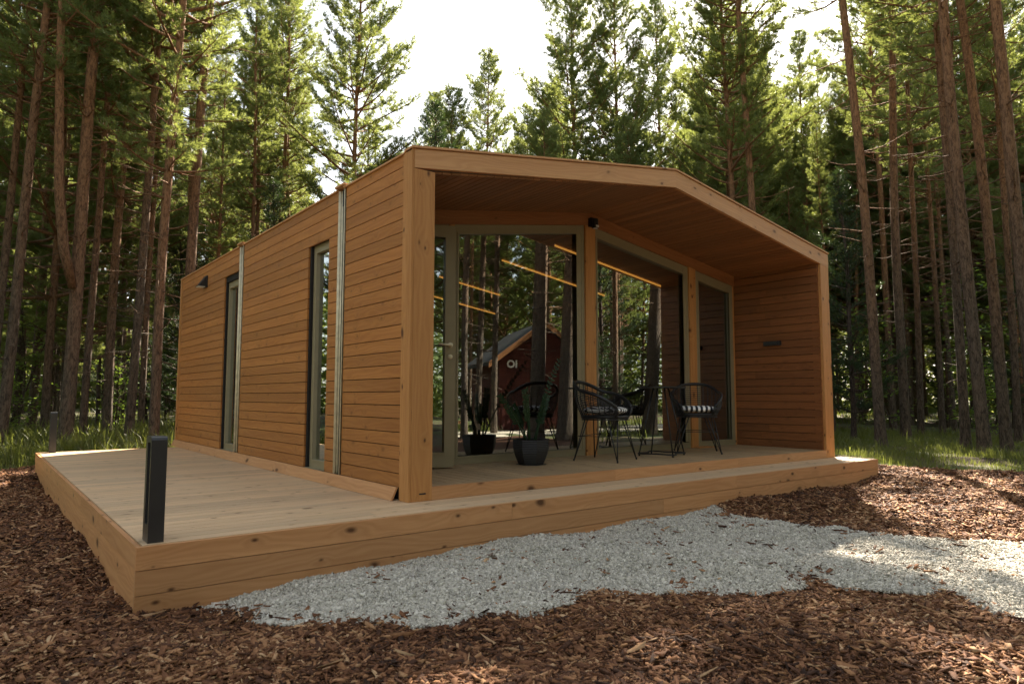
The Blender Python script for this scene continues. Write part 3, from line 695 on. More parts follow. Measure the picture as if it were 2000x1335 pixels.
skirt_run((DX0+.0, DY0, 0), (1, 0, 0), DX1-DX0, (0, -1, 0), ZS, -.5)
mb.build('front_skirt', M['skirt'], ter, bevel=.0015)
mb = MB(); skirt_run((DX0, DY0+.029, 0), (0, 1, 0), DY1-DY0-.03, (-1, 0, 0), ZS, -.5); mb.build('side_skirt', M['skirt'], ter, bevel=.0015)
mb = MB(); skirt_run((DX1, DY0+.029, 0), (0, 1, 0), .44, (1, 0, 0), ZS, -.5); mb.build('end_skirt', M['skirt'], ter); mb = MB(); mb.board((0.0, DY1, -.13), (1, 0, 0), 0.0001, ez, .13, ey, .02) if False else None
mb.board((DX0, DY1, -.13), (1, 0, 0), 1.97, ez, .13, ey, .022); mb.build('end_skirt', M['skirt'], ter)
mb = MB(); mb.box((DX0+.06, DY0+.06, -.16), (.0, DY1-.03, -.03)); mb.box((.01, DY0+.06, -.16), (DX1-.04, -.04, -.03)); mb.build('joists', M['core'], ter)

# bollards
def bollard(name, x, y, label):
    b = empty(name, (x, y, .001)); tag(b, label, 'bollard light', 'bollard lights on the terrace edge')
    H = .60; w2 = .042; mb = MB()
    out = [(-.075, 0), (.075, 0), (.075, H-.02), (.068, H-.006), (.055, H), (-.055, H), (-.068, H-.006), (-.075, H-.02)]
    inn = [(-.052, .10), (.03, .10), (.03, H-.045), (.022, H-.038), (.01, H-.034), (-.035, H-.034), (-.045, H-.038), (-.052, H-.045)]
    n_ = 8
    for sx in (-1, 1):
        for k in range(n_):
            k2 = (k+1) % n_; q = [(sx*w2, out[k][0], out[k][1]), (sx*w2, out[k2][0], out[k2][1]), (sx*w2, inn[k2][0], inn[k2][1]), (sx*w2, inn[k][0], inn[k][1])]
            mb.poly(q if sx > 0 else q[::-1])
    for k in range(n_):
        k2 = (k+1) % n_
        mb.poly([(-w2, *out[k]), (-w2, *out[k2]), (w2, *out[k2]), (w2, *out[k])][::-1]); mb.poly([(-w2, *inn[k]), (w2, *inn[k]), (w2, *inn[k2]), (-w2, *inn[k2])][::-1])
    mb.build('bollard_body', M['char'], b, bevel=.0015)
    mb = MB(); mb.box((-.03, -.03, H-.0405), (.03, .01, H-.0355)); mb.build('lamp_lens', M['white_lens'], b)
    return b
bollard('bollard_light', -1.868, -.342, 'charcoal loop-shaped bollard light on the near front corner of the terrace')
bollard('bollard_light', -1.78, 7.50, 'dark slim bollard light at the far end of the terrace by the grass')

# ------------------------------------------------------------------ porch furniture
PZ = .111
def sup(a, e=2.6):
    c, s = math.cos(a), math.sin(a); return math.copysign(abs(c)**(2/e), c), math.copysign(abs(s)**(2/e), s)
def make_chair(loc, rz, label):
    """seat opens towards local -y"""
    ch = empty('rattan_armchair', loc, rz); tag(ch, label, 'chair', 'rattan armchairs on the porch')
    SZ = .50
    def seatp(a): c, s = sup(a); return Vector((.255*c, .25*s, SZ))
    def hh(a):   # a: angle, pi/2 = back ; returns rim point
        d = abs(((a-math.pi/2+math.pi) % (2*math.pi))-math.pi)   # 0 at back
        t = min(1, d/R(140)); c, s = sup(a, 2.3)
        hgt = .90-.11*(t/.45)**2 if t < .45 else .79-.19*((t-.45)/.55)**1.6
        out = 1.30-.12*t
        return Vector((.255*c*out*1.02, .25*s*out+.03*(1-t), hgt)), t
    A = [math.pi/2+R(140)*(-1+2*k/48) for k in range(49)]
    mb = MB(); mb.tube([hh(a)[0] for a in A], .019, 8); 
    e0, e1 = hh(A[0])[0], hh(A[-1])[0]; s0, s1 = seatp(A[0]), seatp(A[-1])
    mb.tube([e0, e0.lerp(s0, .5)+Vector((0, -.02, 0)), s0], .0165, 8); mb.tube([e1, e1.lerp(s1, .5)+Vector((0, -.02, 0)), s1], .0165, 8)
    mb.tube([seatp(2*math.pi*k/40) for k in range(40)], .014, 8, closed=True)
    mb.build('frame', M['black'], ch, True)
    mb = MB()
    def shell(a, v):
        r, t = hh(a); s = seatp(a); p = s.lerp(r, v); bul = math.sin(math.pi*v)*.03
        c, s_ = math.cos(a), math.sin(a); return p+Vector((c*bul, s_*bul, 0))
    for k in range(1, 48, 2): mb.tube([shell(A[k], v/4) for v in range(5)], .005, 5, cap=False)
    for v in range(1, 15): mb.tube([shell(a, v/15) for a in A[::2]], .0036, 4, cap=False)
    for k in range(-5, 6):   # woven seat pan
        yv = .045*k*1.05; xw = .24*(1-abs(yv/.25)**2.6)**(1/2.6) if abs(yv) < .25 else .05
        mb.tube([(-xw, yv, SZ-.005), (0, yv, SZ-.025), (xw, yv, SZ-.005)], .006, 4); mb.tube([(yv, -xw, SZ-.005), (yv, 0, SZ-.02), (yv, xw, SZ-.005)], .006, 4)
    for lv in (-.02, -.035): mb.tube([seatp(2*math.pi*k/32)*1+Vector((0, 0, lv)) for k in range(32)], .006, 5, closed=True)
    mb.build('wicker_shell', M['black'], ch, True)
    for sx in (-1, 1):
        for sy_ in (-1, 1):
            mb = MB(); f = Vector((sx*.275, sy_*.265, .004)); mb.tube([(sx*.20, sy_*.12, SZ-.02), f], .0068, 6); mb.tube([(sx*.11, sy_*.20, SZ-.02), f], .0068, 6); mb.tube([f, f+Vector((0, 0, .022))], .011, 8)
            mb.build('leg', M['black'], ch, True)
    mb = MB(); q = .34
    pts = [Vector((sx*.235, sy_*.225, .28)) for sx, sy_ in ((-1, -1), (1, -1), (1, 1), (-1, 1))]
    mb.tube(pts, .005, 6, closed=True); mb.build('leg_brace', M['black'], ch, True)
    # cushion
    mb = MB(); nu, nv = 36, 9; b = 0
    for j in range(nv):
        t = -math.pi/2+math.pi*j/(nv-1); rr = (abs(math.cos(t))**.55); zz = math.sin(t)*.042
        for k in range(nu):
            c, s = sup(2*math.pi*k/nu, 2.8); mb.v.append((.24*c*rr, .235*s*rr-.005, SZ+.068+zz+.006*math.sin(k*1.3)*rr))
    for j in range(nv-1):
        for k in range(nu):
            k2 = (k+1) % nu; mb.f.append((j*nu+k, j*nu+k2, (j+1)*nu+k2, (j+1)*nu+k)); mb.uv += [(0, 0)]*4; mb.r.append(0); mb.m.append(0)
    mb.build('cushion', M['stripe'], ch, True)
    return ch
make_chair((3.0, .765, PZ), R(20), 'black rattan armchair with striped cushion, beside the potted plant')
make_chair((4.74, .80, PZ), R(-48), 'black rattan armchair with striped cushion, on the far side of the round table')
tb = empty('round_table', (4.03, .80, PZ)); tag(tb, 'small round black metal table with thin rod legs between the two armchairs', 'table')
mb = MB(); TH = .845; mb.tube([(0, 0, TH-.012), (0, 0, TH-.009), (0, 0, TH+.004), (0, 0, TH+.007)], [.30, .31, .31, .302], 48); mb.build('table_top', M['black'], tb)
for k in range(4):
    a = R(45+90*k+20); f = Vector((.30*math.cos(a), .30*math.sin(a), .03)); mb = MB()
    mb.tube([(.10*math.cos(a), .10*math.sin(a), TH-.01), f], .0085, 8); mb.tube([f+Vector((0, 0, .004)), (f.x, f.y, .002)], .012, 8); mb.build('leg', M['black'], tb, True)
mb = MB(); P = []
for k in range(4):
    a = R(45+90*k+20)
    for da, r_ in ((-10, .295), (0, .315), (10, .295), (45, .17)): P.append((r_*math.cos(a+R(da)), r_*math.sin(a+R(da)), .03))
mb.tube(P, .0085, 8, closed=True); mb.build('base_ring', M['black'], tb, True)
pl = empty('potted_plant', (2.04, .94, PZ)); tag(pl, 'tall dark green house plant in a black ribbed pot beside the door', 'potted plant')
mb = MB(); nr = 15; ns = 8
prev = None
for j in range(nr*2+1):
    t = j/(nr*2); rr = (.142+.065*math.sin(min(1, t*1.25)*math.pi/2)) - (.004 if j % 2 else 0); z = .27*t
    ring = [Vector((rr*math.cos(R(22.5)+2*math.pi*k/ns), rr*math.sin(R(22.5)+2*math.pi*k/ns), z)) for k in range(ns)]
    if prev:
        for k in range(ns): k2 = (k+1) % ns; mb.poly([prev[k], prev[k2], ring[k2], ring[k]])
    prev = ring
inner = [p*1 for p in prev]; inn = [Vector((p.x*.86, p.y*.86, .262)) for p in prev]; 
for k in range(ns): k2 = (k+1) % ns; mb.poly([prev[k], prev[k2], inn[k2], inn[k]])
for k in range(ns): k2 = (k+1) % ns; mb.poly([inn[k], inn[k2], Vector((inn[k2].x, inn[k2].y, .235)), Vector((inn[k].x, inn[k].y, .235))])
mb.poly([Vector((inn[k].x*.99, inn[k].y*.99, 0)) for k in reversed(range(ns))])
mb.build('pot', M['pot'], pl)
mb = MB(); mb.poly([Vector((p.x, p.y, .24)) for p in inn]); mb.build('soil', M['soil'], pl)
mb = MB(); sm = MB()
for k in range(7):
    a = k*2.4+.3; lean = rnd.uniform(.05, .26) if k > 1 else .42; Hs = rnd.uniform(.40, .80) if k else 1.02
    p0 = Vector((.05*math.cos(a), .05*math.sin(a), .235)); dirv = Vector((math.cos(a)*lean, math.sin(a)*lean, 1)).normalized(); pts = []
    for s in range(9):
        t = s/8; pts.append(p0+dirv*Hs*t+Vector((math.cos(a), math.sin(a), 0))*(.20*lean*2*t*t*Hs))
    sm.tube(pts, [.009*(1-.7*s/8)+.002 for s in range(9)], 6)
    for s in range(2, 15):
        t = .34+.66*(s-1)/14; i0 = min(7, int(t*8)); p = pts[i0].lerp(pts[i0+1], t*8-i0) if i0 < 8 else pts[8]; tg = (pts[i0+1]-pts[i0]).normalized()
        sd_ = tg.cross(Vector((math.cos(a+1.0), math.sin(a+1.0), .1))).normalized()
        for sg in (-1, 1):
            ld = (sd_*sg+tg*.75+Vector((rnd.gauss(0, .15), rnd.gauss(0, .15), rnd.gauss(0, .1)))).normalized(); ll = .062*(1.1-.4*t)*rnd.uniform(.85, 1.15); wdv = ld.cross(tg.cross(sd_)).normalized()*ll*.24
            q = [p, p+ld*ll*.35+wdv, p+ld*ll*.75+wdv*.8, p+ld*ll, p+ld*ll*.75-wdv*.8, p+ld*ll*.35-wdv]; mb.poly(q, r=rnd.random())
sm.build('stem', M['zz'], pl, True); mb.build('foliage', M['zz'], pl)

# ------------------------------------------------------------------ red barn and low rail, seen mirrored in the glass
bn = empty('red_barn', (11.3, -10.4, -.35), 0); tag(bn, 'dark red boarded barn with grey roof, mirrored in the glass front', 'barn')
gx = Vector((.91, .41, 0)).normalized(); gy = Vector((gx.y, -gx.x, 0))   # gy points away from the cabin
def BP(a, d, z): return gx*a+gy*d+ez*z
wd, dp, he, hr = 3.0, 5.0, 2.5, 3.6
mb = MB()
nb = 34
for k in range(nb):
    a0, a1 = wd*k/nb-.35, wd*(k+1)/nb-.35; h = lambda a: he+(hr-he)*(1-abs((a+.35)/(wd/2)-1)); o_ = -.012 if k % 2 else 0
    P = [BP(a0, o_, 0), BP(a1, o_, 0), BP(a1, .1, 0), BP(a0, .1, 0)]
    mb.hexa(P+[BP(a0, o_, h(a0)), BP(a1, o_, h(a1)), BP(a1, .1, h(a1)), BP(a0, .1, h(a0))])
mb.box((0, 0, 0), (.01, .01, .01))
for sgn, a in ((0, -.35), (1, wd-.35)):
    P = [BP(a, .1, 0), BP(a, dp, 0), BP(a+(.1 if sgn == 0 else -.1), dp, 0), BP(a+(.1 if sgn == 0 else -.1), .1, 0)]
    mb.hexa(P+[p+ez*he for p in P])
mb.build('wall', M['redwall'], bn)
mb = MB()
for s0, s1 in ((-.75, wd/2-.35), (wd/2-.35, wd+.05)):
    hz = lambda a: he+(hr-he)*(1-abs((a+.35)/(wd/2)-1))
    P = [BP(s0, -.35, hz(s0)+.02), BP(s1, -.35, hz(s1)+.02), BP(s1, dp, hz(s1)+.02), BP(s0, dp, hz(s0)+.02)]; mb.hexa(P+[p+ez*.12 for p in P])
rf = mb.build('roof', M['slate'], bn)
mb = MB()
for s0, s1 in ((-.78, wd/2-.35), (wd/2-.35, wd+.08)):
    P = [BP(s0, -.38, hz(s0)-.05), BP(s1, -.38, hz(s1)-.05), BP(s1, -.353, hz(s1)-.05), BP(s0, -.353, hz(s0)-.05)]; mb.hexa(P+[p+ez*.2 for p in P])
mb.build('bargeboard', M['ceil'], rf)
for txt, a, z in (('IO', .02, 2.22),):
    fc = bpy.data.curves.new('lettering', 'FONT'); fc.body = txt; fc.size = .34; fc.extrude = .012; fc.offset = .012
    fo = bpy.data.objects.new('lettering', fc); COL.objects.link(fo); fo.parent = bn
    nrm = -gy; xa = ez.cross(nrm).normalized()
    fo.matrix_local = Matrix(((xa.x, 0, nrm.x, 0), (xa.y, 0, nrm.y, 0), (xa.z, 1, nrm.z, 0), (0, 0, 0, 1)))
    fo.location = BP(a+.25, -.035, z-.05); bpy.context.view_layer.update()
    me = bpy.data.meshes.new_from_object(fo); mw = fo.matrix_local.copy(); bpy.data.objects.remove(fo)
    me.materials.clear(); me.materials.append(M['whitep']); fo = link('lettering', me, bn); fo.matrix_local = mw
br = empty('low_rail', (7.2, -7.6, float(gz(7.2, -7.6)))); tag(br, 'low wooden rail beside the pale path, mirrored in the glass', 'rail')
mb = MB(); mb.board((-.2, -.6, .34), Vector((.83, -.56, 0)).normalized(), 2.0, ez, .10, Vector((.56, .83, 0)).normalized(), .05); mb.build('rail_board', M['fascia'], br)
for q in (.2, 1.6):
    mb = MB(); v = Vector((-.2, -.6, -.05))+Vector((.83, -.56, 0)).normalized()*q-Vector((.56, .83, 0)).normalized()*.062; mb.board(v, ez, .47, Vector((.83, -.56, 0)).normalized(), .12, Vector((.56, .83, 0)).normalized(), .06); mb.build('post', M['frame'], br)

# ------------------------------------------------------------------ vegetation prototypes
def tufts(P, D, rg2, K=9, ln=.12, wdt=.0085, spread=.75, back=.10):
    n = len(P); D = D/np.maximum(np.linalg.norm(D, axis=1, keepdims=True), 1e-6)
    ref = np.where(np.abs(D[:, 2:3]) < .9, np.array([[0, 0, 1.]]), np.array([[1., 0, 0]])); A = np.cross(D, ref); A /= np.linalg.norm(A, axis=1, keepdims=True); B = np.cross(D, A)
    phi = rg2.uniform(0, 2*np.pi, (n, K)); al = rg2.uniform(.25, 1, (n, K))*spread*1.3; l = ln*rg2.uniform(.65, 1.2, (n, K))
    rad = A[:, None]*np.cos(phi)[..., None]+B[:, None]*np.sin(phi)[..., None]
    dr = D[:, None]*np.cos(al)[..., None]+rad*np.sin(al)[..., None]
    base = P[:, None]-D[:, None]*(rg2.uniform(0, back, (n, K))[..., None])
    sv_ = np.cross(dr, rg2.normal(0, 1, (n, K, 3))); sv_ /= np.maximum(np.linalg.norm(sv_, axis=-1, keepdims=True), 1e-6)
    tip = base+dr*l[..., None]; mid = base+dr*(l*.35)[..., None]; wv = sv_*wdt
    V = np.stack([base, mid+wv, tip, mid-wv], 2).reshape(-1, 3); m = n*K
    F = np.arange(m*4).reshape(m, 4); rv = np.repeat(rg2.random(n), K)*.7+rg2.random(m)*.3
    return V, F, rv
def make_pine(seed, H, r0, cs, Rm, prof, dens=1., dead=1., lnd=.115, fork=None, wob=.06, K=13, wdt=.0072):
    rl = random.Random(seed); r2 = np.random.default_rng(seed)
    mb = MB(); nseg = 22; ax = [rl.uniform(0, 6.28) for _ in range(4)]
    def axis(z):
        t = z/H; return Vector((wob*math.sin(t*4.2+ax[0])+wob*.35*math.sin(t*11+ax[1])-wob*math.sin(ax[0])-wob*.35*math.sin(ax[1]), wob*math.sin(t*3.7+ax[2])+wob*.35*math.sin(t*9+ax[3])-wob*math.sin(ax[2])-wob*.35*math.sin(ax[3]), z))
    def rad(z): t = z/H; return r0*(1.0-.42*t-.55*t*t*t)*(1+.35*math.exp(-z/.28))+.006
    zz = [-.3, .0, .12, .3, .6]+[.6+(H-.6)*k/nseg for k in range(1, nseg+1)]
    mb.tube([axis(max(z, 0)) if z >= 0 else Vector((0, 0, z)) for z in zz], [rad(max(z, 0)) for z in zz], 10)
    PP = []; DD = []
    def twig(p, d, L, r, n=4, up=.0, sides=4):
        pts = [p]; q = p.copy(); dd = d.copy()
        for k in range(n):
            dd = (dd+Vector((rl.gauss(0, .13), rl.gauss(0, .13), up+rl.gauss(0, .08)))).normalized(); q = q+dd*L/n; pts.append(q.copy())
        mb.tube(pts, [r*(1-.75*k/n) for k in range(n+1)], sides, cap=False); return pts
    # dead, bare side branches below the crown
    z = max(1.2, cs*.18)
    while z < cs+1.5:
        for _ in range(rl.choice((1, 1, 2, 3))):
            if rl.random() > dead: continue
            a = rl.uniform(0, 6.28); L = rl.uniform(.25, .75)+1.5*max(0, (z/cs-.25))*rl.random(); e = rl.uniform(-.35, .25)
            d = Vector((math.cos(a), math.sin(a), e)).normalized(); pts = twig(axis(z)+d*rad(z)*.6, d, L, .009+.007*L, 5, rl.uniform(-.02, .09))
            for k in range(1, 5):
                if rl.random() < .8 and L > .5:
                    d2 = (d+Vector((rl.gauss(0, .8), rl.gauss(0, .8), rl.gauss(.05, .35)))).normalized(); twig(pts[k], d2, L*rl.uniform(.2, .45), .0065, 3, .02, 3)
        z += rl.uniform(.18, .42)
    # live crown
    z = cs
    while z < H-.12:
        t = (z-cs)/(H-cs); nbr = rl.choice((3, 4, 4, 5)); a0 = rl.uniform(0, 6.28)
        for k in range(nbr):
            if rl.random() > .92: continue
            a = a0+6.28*k/nbr+rl.gauss(0, .2); L = Rm*prof(t)*rl.uniform(.5, 1.3); e = .02+.95*t**1.2+rl.gauss(0, .12)
            d = Vector((math.cos(a), math.sin(a), e)).normalized(); p0 = axis(z)+d*rad(z)*.5
            n = 6; pts = [p0]; q = p0.copy(); dd = d.copy()
            for s in range(n):
                dd = (dd+Vector((rl.gauss(0, .10), rl.gauss(0, .10), .095+rl.gauss(0, .05)))).normalized(); q = q+dd*L/n; pts.append(q.copy())
            br = (.011+.014*L)*(1-.45*t); mb.tube(pts, [br*(1-.82*s/n) for s in range(n+1)], 5, cap=False)
            ns = int(3+L*7*dens)
            for s in range(ns):
                f = .30+.70*((s+rl.random())/ns); i0 = min(n-1, int(f*n)); p = pts[i0].lerp(pts[i0+1], f*n-i0); tg = (pts[i0+1]-pts[i0]).normalized()
                sd_ = tg.cross(ez); sd_ = sd_.normalized() if sd_.length > .01 else ex
                sgn = 1 if s % 2 else -1
                d2 = (tg*rl.uniform(.5, 1.0)+sd_*sgn*rl.uniform(.5, 1.0)+ez*rl.gauss(.12, .22)).normalized(); l2 = (.14+.30*L*(1.12-f))*rl.uniform(.55, 1.15); l2 = min(l2, .95)
                pt = twig(p, d2, l2, .0055, 3, .05, 3)
                m_ = max(2, int(l2/.048*dens))
                for u in range(m_):
                    g = .35+.65*(u+1)/m_; j0 = min(2, int(g*3)); pp = pt[j0].lerp(pt[j0+1], g*3-j0); dv = (pt[j0+1]-pt[j0]).normalized()
                    off = Vector((rl.gauss(0, .045), rl.gauss(0, .045), rl.gauss(.02, .035)))
                    PP.append(pp+off); DD.append((dv+Vector((rl.gauss(0, .35), rl.gauss(0, .35), .16+rl.gauss(0, .28)))).normalized())
            PP.append(pts[-1]); DD.append(dd.copy())
        z += rl.uniform(.26, .50)*(1.15-.5*t)
    for _ in range(6): PP.append(axis(H)+Vector((rl.gauss(0, .05), rl.gauss(0, .05), rl.uniform(-.2, .1)))); DD.append(Vector((rl.gauss(0, .3), rl.gauss(0, .3), 1)))
    V, F, rv = tufts(np.array([tuple(p) for p in PP]), np.array([tuple(p) for p in DD]), r2, K=K, ln=lnd, wdt=wdt)
    return mb, (V, F, rv), H
pr_round = lambda t: (.55+1.5*t) if t < .3 else max(.12, 1-((t-.3)/.7)**1.7*.90)
pr_cone = lambda t: max(.07, (1-t)**.55*(.7+.3*min(1, t*5)))
pr_wide = lambda t: (.62+1.5*t) if t < .25 else max(.10, (1-(t-.25)/.75)**.5)
pr_slim = lambda t: max(.12, .85-.65*t)
PROTO = {}
def reg(key, seed, H, r0, cs, Rm, prof, bm='bark', nm='needle', **kw):
    mb, (V, F, rv), H = make_pine(seed, H, r0, cs, Rm, prof, **kw)
    tm = mb.mesh('trunk', M[bm], True); cm = npmesh('crown', V, F, rv, [M[nm]])
    PROTO[key] = (tm, cm, H, r0); print(key, len(tm.polygons), len(cm.polygons))
reg('A', 3, 17.5, .095, 7.6, 2.0, pr_round, dens=1.0)
reg('B', 5, 16.0, .078, 7.6, 1.6, pr_slim, dens=1.0)
reg('C', 9, 18.5, .108, 6.4, 2.3, pr_round, dens=.95)
reg('D', 14, 19.0, .105, 10.4, 2.0, pr_round, dens=1.0, wob=.07, dead=.6)
reg('E', 21, 18.5, .095, 6.6, 2.5, pr_cone, dens=1.05)
reg('X', 25, 16.5, .105, 4.0, 3.5, pr_cone, dens=1.1)
reg('Y', 31, 9.0, .080, .9, 1.7, pr_cone, bm='dbark', nm='spruce', dens=1.15, lnd=.085, K=9, dead=.3)
reg('W', 57, 18.0, .100, 5.2, 2.6, pr_wide, dens=1.05)
reg('G', 63, 18.0, .215, 7.0, 2.8, pr_wide, dens=.9)
# forked pine: second stem
mbF, (VF, FF_, rF), HF = make_pine(44, 17.0, .125, 8.8, 2.0, pr_round)
pts = [Vector((.05, 0, 3.3)), Vector((.30, -.08, 4.0)), Vector((.50, -.14, 5.2)), Vector((.62, -.2, 7.5)), Vector((.72, -.25, 11)), Vector((.8, -.25, 15))]
mbF.tube(pts, [.085, .095, .088, .075, .055, .02], 9)
V2 = VF.copy(); V2[:, 0] += .85; V2[:, 1] += .6; V2[:, 2] -= 1.2
VF = np.concatenate([VF, V2[::2][:0]]) if False else VF
PROTO['F'] = (mbF.mesh('trunk', M['bark'], True), npmesh('crown', VF, FF_, rF, [M['needle']]), HF, .125)

def tree(key, x, y, lx, ly, dia, Ht, name, label, cat, group=None, rz=None):
    tm, cm, H, r0 = PROTO[key]
    s = (Ht/H) if Ht else rnd.uniform(.95, 1.12)
    sxy = s
    o = empty(name, (x, y, float(gz(x, y))-.03)); tag(o, label, cat, group)
    t = link('trunk', tm, o); c = link('crown', cm, o)
    a = rnd.uniform(0, 6.28) if rz is None else rz
    k = max(.6, min(1.8, dia/(2*r0*s))) if dia else 1
    # lean as rotation of the whole tree
    q = Vector((0, 0, 1)).rotation_difference(Vector((lx, ly, 1)).normalized())
    o.rotation_mode = 'QUATERNION'; o.rotation_quaternion = q@Matrix.Rotation(a, 3, 'Z').to_quaternion()
    o.scale = (s, s, s); 
    if abs(k-1) > .12: 
        t.scale = (1, 1, 1)
    return o
PIN = 'scots pine'
TL = [
(-2.28, 12.80, .043, -.034, .283, 'A', 0, 'leaning dark pine at the far left edge of the photo'),
(-2.46, 14.23, .039, -.030, .247, 'B', 0, 'slim pine behind the leaning one at the far left edge'),
(-1.18, 12.59, .010, -.008, .261, 'F', 0, 'forked pine with two stems beyond the far corner of the terrace'),
(-.76, 13.53, .033, -.026, .139, 'B', 0, 'thin pine with a pale lit edge just right of the forked pine'),
(-.10, 14.93, .029, -.023, .280, 'C', 0, 'dark thick pine in shade behind the thin pale-edged one'),
(.15, 13.46, .034, -.027, .240, 'A', 0, 'straight pine left of the stout reddish trunk near the terrace'),
(.74, 15.55, .036, -.029, .148, 'B', 0, 'thin grey pine squeezed left of the stout reddish trunk'),
(.31, 11.42, .038, -.030, .304, 'C', 0, 'stout reddish pine rising right behind the near bollard light'),
(1.00, 12.16, .032, -.025, .337, 'D', 0, 'thick orange-barked pine rising beside the back corner of the cabin'),
(4.99, 19.86, .008, -.006, .216, 'B', 0, 'left one of two slim pines above the middle of the cabin side wall'),
(5.87, 20.45, .011, -.008, .225, 'A', 0, 'right one of two slim pines above the middle of the cabin side wall'),
(7.71, 17.74, .004, -.003, .270, 'W', 0, 'tall airy pine against the sky just left of the highest roof corner'),
(10.69, 23.05, .001, -.001, .202, 'B', 15.2, 'small pine in the back behind the tall airy one'),
(5.40, 24.64, .012, -.009, .189, 'C', 0, 'pine deep behind the far end of the cabin roof'),
(-1.38, 19.76, .010, -.007, .225, 'D', 0, 'pine deep in the wood left of the forked pine'),
(-.80, 21.85, .017, -.013, .198, 'A', 0, 'distant pine seen between the leaning and the forked pine'),
(1.21, 22.83, .020, -.016, .216, 'D', 0, 'distant pine seen just left of the stout reddish trunk'),
(2.75, 16.52, .007, -.006, .165, 'B', 11.8, 'short young pine poking above the far end of the cabin roof'),
(9.37, 15.16, 0, 0, .190, 'Y', 11.4, 'small pointed spruce against the white sky over the roof corner'),
(15.60, 20.48, 0, 0, .302, 'W', 17.4, 'broad cone-shaped pine standing alone against the white sky'),
(13.71, 12.40, -.016, .012, .247, 'W', 0, 'tall pine right of the broad cone-shaped one, with bare lower trunk'),
(15.20, 11.87, -.007, .006, .234, 'W', 17.0, 'dense tall pine above the middle of the front roof slope'),
(17.40, 17.79, 0, 0, .225, 'W', 15.4, 'pine filling the gap right behind the cone-shaped pine'),
(16.26, 23.78, 0, 0, .229, 'X', 13.6, 'low bushy pine top left of the cone-shaped pine'),
(15.2, 15.6, 0, 0, .2, 'X', 12.6, 'bushy pine low between the cone-shaped pine and the tall one'),
(12.6, 18.9, 0, 0, .2, 'X', 14.2, 'bushy pine low left of the cone-shaped pine'),
(15.6, 17.6, 0, 0, .2, 'X', 13.8, 'bushy pine just right of the cone-shaped one, rising low over the roof'),
(14.3, 23.0, 0, 0, .2, 'W', 16.0, 'pale airy pine in the gap between the small spruce and the cone-shaped pine'),
(19.6, 13.6, 0, 0, .2, 'W', 18.5, 'broad pine filling the view right of the dense tall pine'),
(21.0, 11.2, 0, 0, .2, 'X', 17.5, 'sunlit full pine left behind the two bare trunks'),
(15.79, 7.58, -.015, .011, .236, 'W', 0, 'left one of two bare trunks rising over the right roof slope'),
(15.45, 6.58, -.024, .019, .240, 'D', 0, 'right one of two bare trunks rising over the right roof slope'),
(22.80, 13.56, -.010, .008, .225, 'B', 0, 'thin pine left of the two bare trunks over the right roof slope'),
(22.01, 9.08, -.014, .011, .195, 'B', 11.0, 'far pine above the lower end of the right roof slope'),
(13.01, 2.12, -.056, .044, .292, 'D', 0, 'leaning grey-based pine nearest to the right end of the cabin'),
(15.57, 3.94, -.020, .015, .405, 'Y', 7.2, 'dark dense spruce close to the right corner post of the cabin'),
(16.65, 3.09, .011, -.009, .405, 'D', 0, 'thick very dark trunk right of the leaning grey-based pine'),
(18.06, 3.26, -.006, .005, .256, 'B', 0, 'dark trunk standing half behind the thick very dark one'),
(20.76, 3.69, -.029, .023, .157, 'A', 0, 'thin leaning pine in the bright gap on the right'),
(13.91, .78, -.041, .032, .163, 'A', 0, 'slim pine, first of the four near trunks at the right edge'),
(12.71, .06, -.054, .042, .21, 'D', 0, 'orange pine, second of the four near trunks at the right edge'),
(13.76, 0.0, -.061, .048, .310, 'D', 0, 'thick pine, third of the four near trunks at the right edge'),
(16.58, .59, -.016, .013, .192, 'B', 0, 'shaded pine behind the thick third trunk at the right edge'),
(12.67, -.80, -.045, .036, .244, 'D', 0, 'last pine at the right border of the photo'),
(19.13, 6.25, -.014, .011, .198, 'B', 10.5, 'pine just right of the lower roof corner, far back'),
(23.52, 9.18, -.012, .009, .202, 'B', 11.5, 'far pine just above the lower roof corner'),
(23.80, 6.42, -.012, .009, .206, 'D', 0, 'far pine between the dark trunks on the right'),
(24.44, 4.64, -.017, .013, .216, 'B', 0, 'far pine right of the bright gap between the right trunks'),
]
placed = []
for (x, y, lx, ly, dia, k, Ht, lab) in TL:
    nm = 'spruce_tree' if k == 'Y' else 'pine_tree'
    if dia < .2 and k in 'ACD': k = 'B'
    tree(k, x, y, lx*.6, ly*.6, dia, Ht, nm, lab, 'spruce' if k == 'Y' else 'pine'); placed.append((x, y))
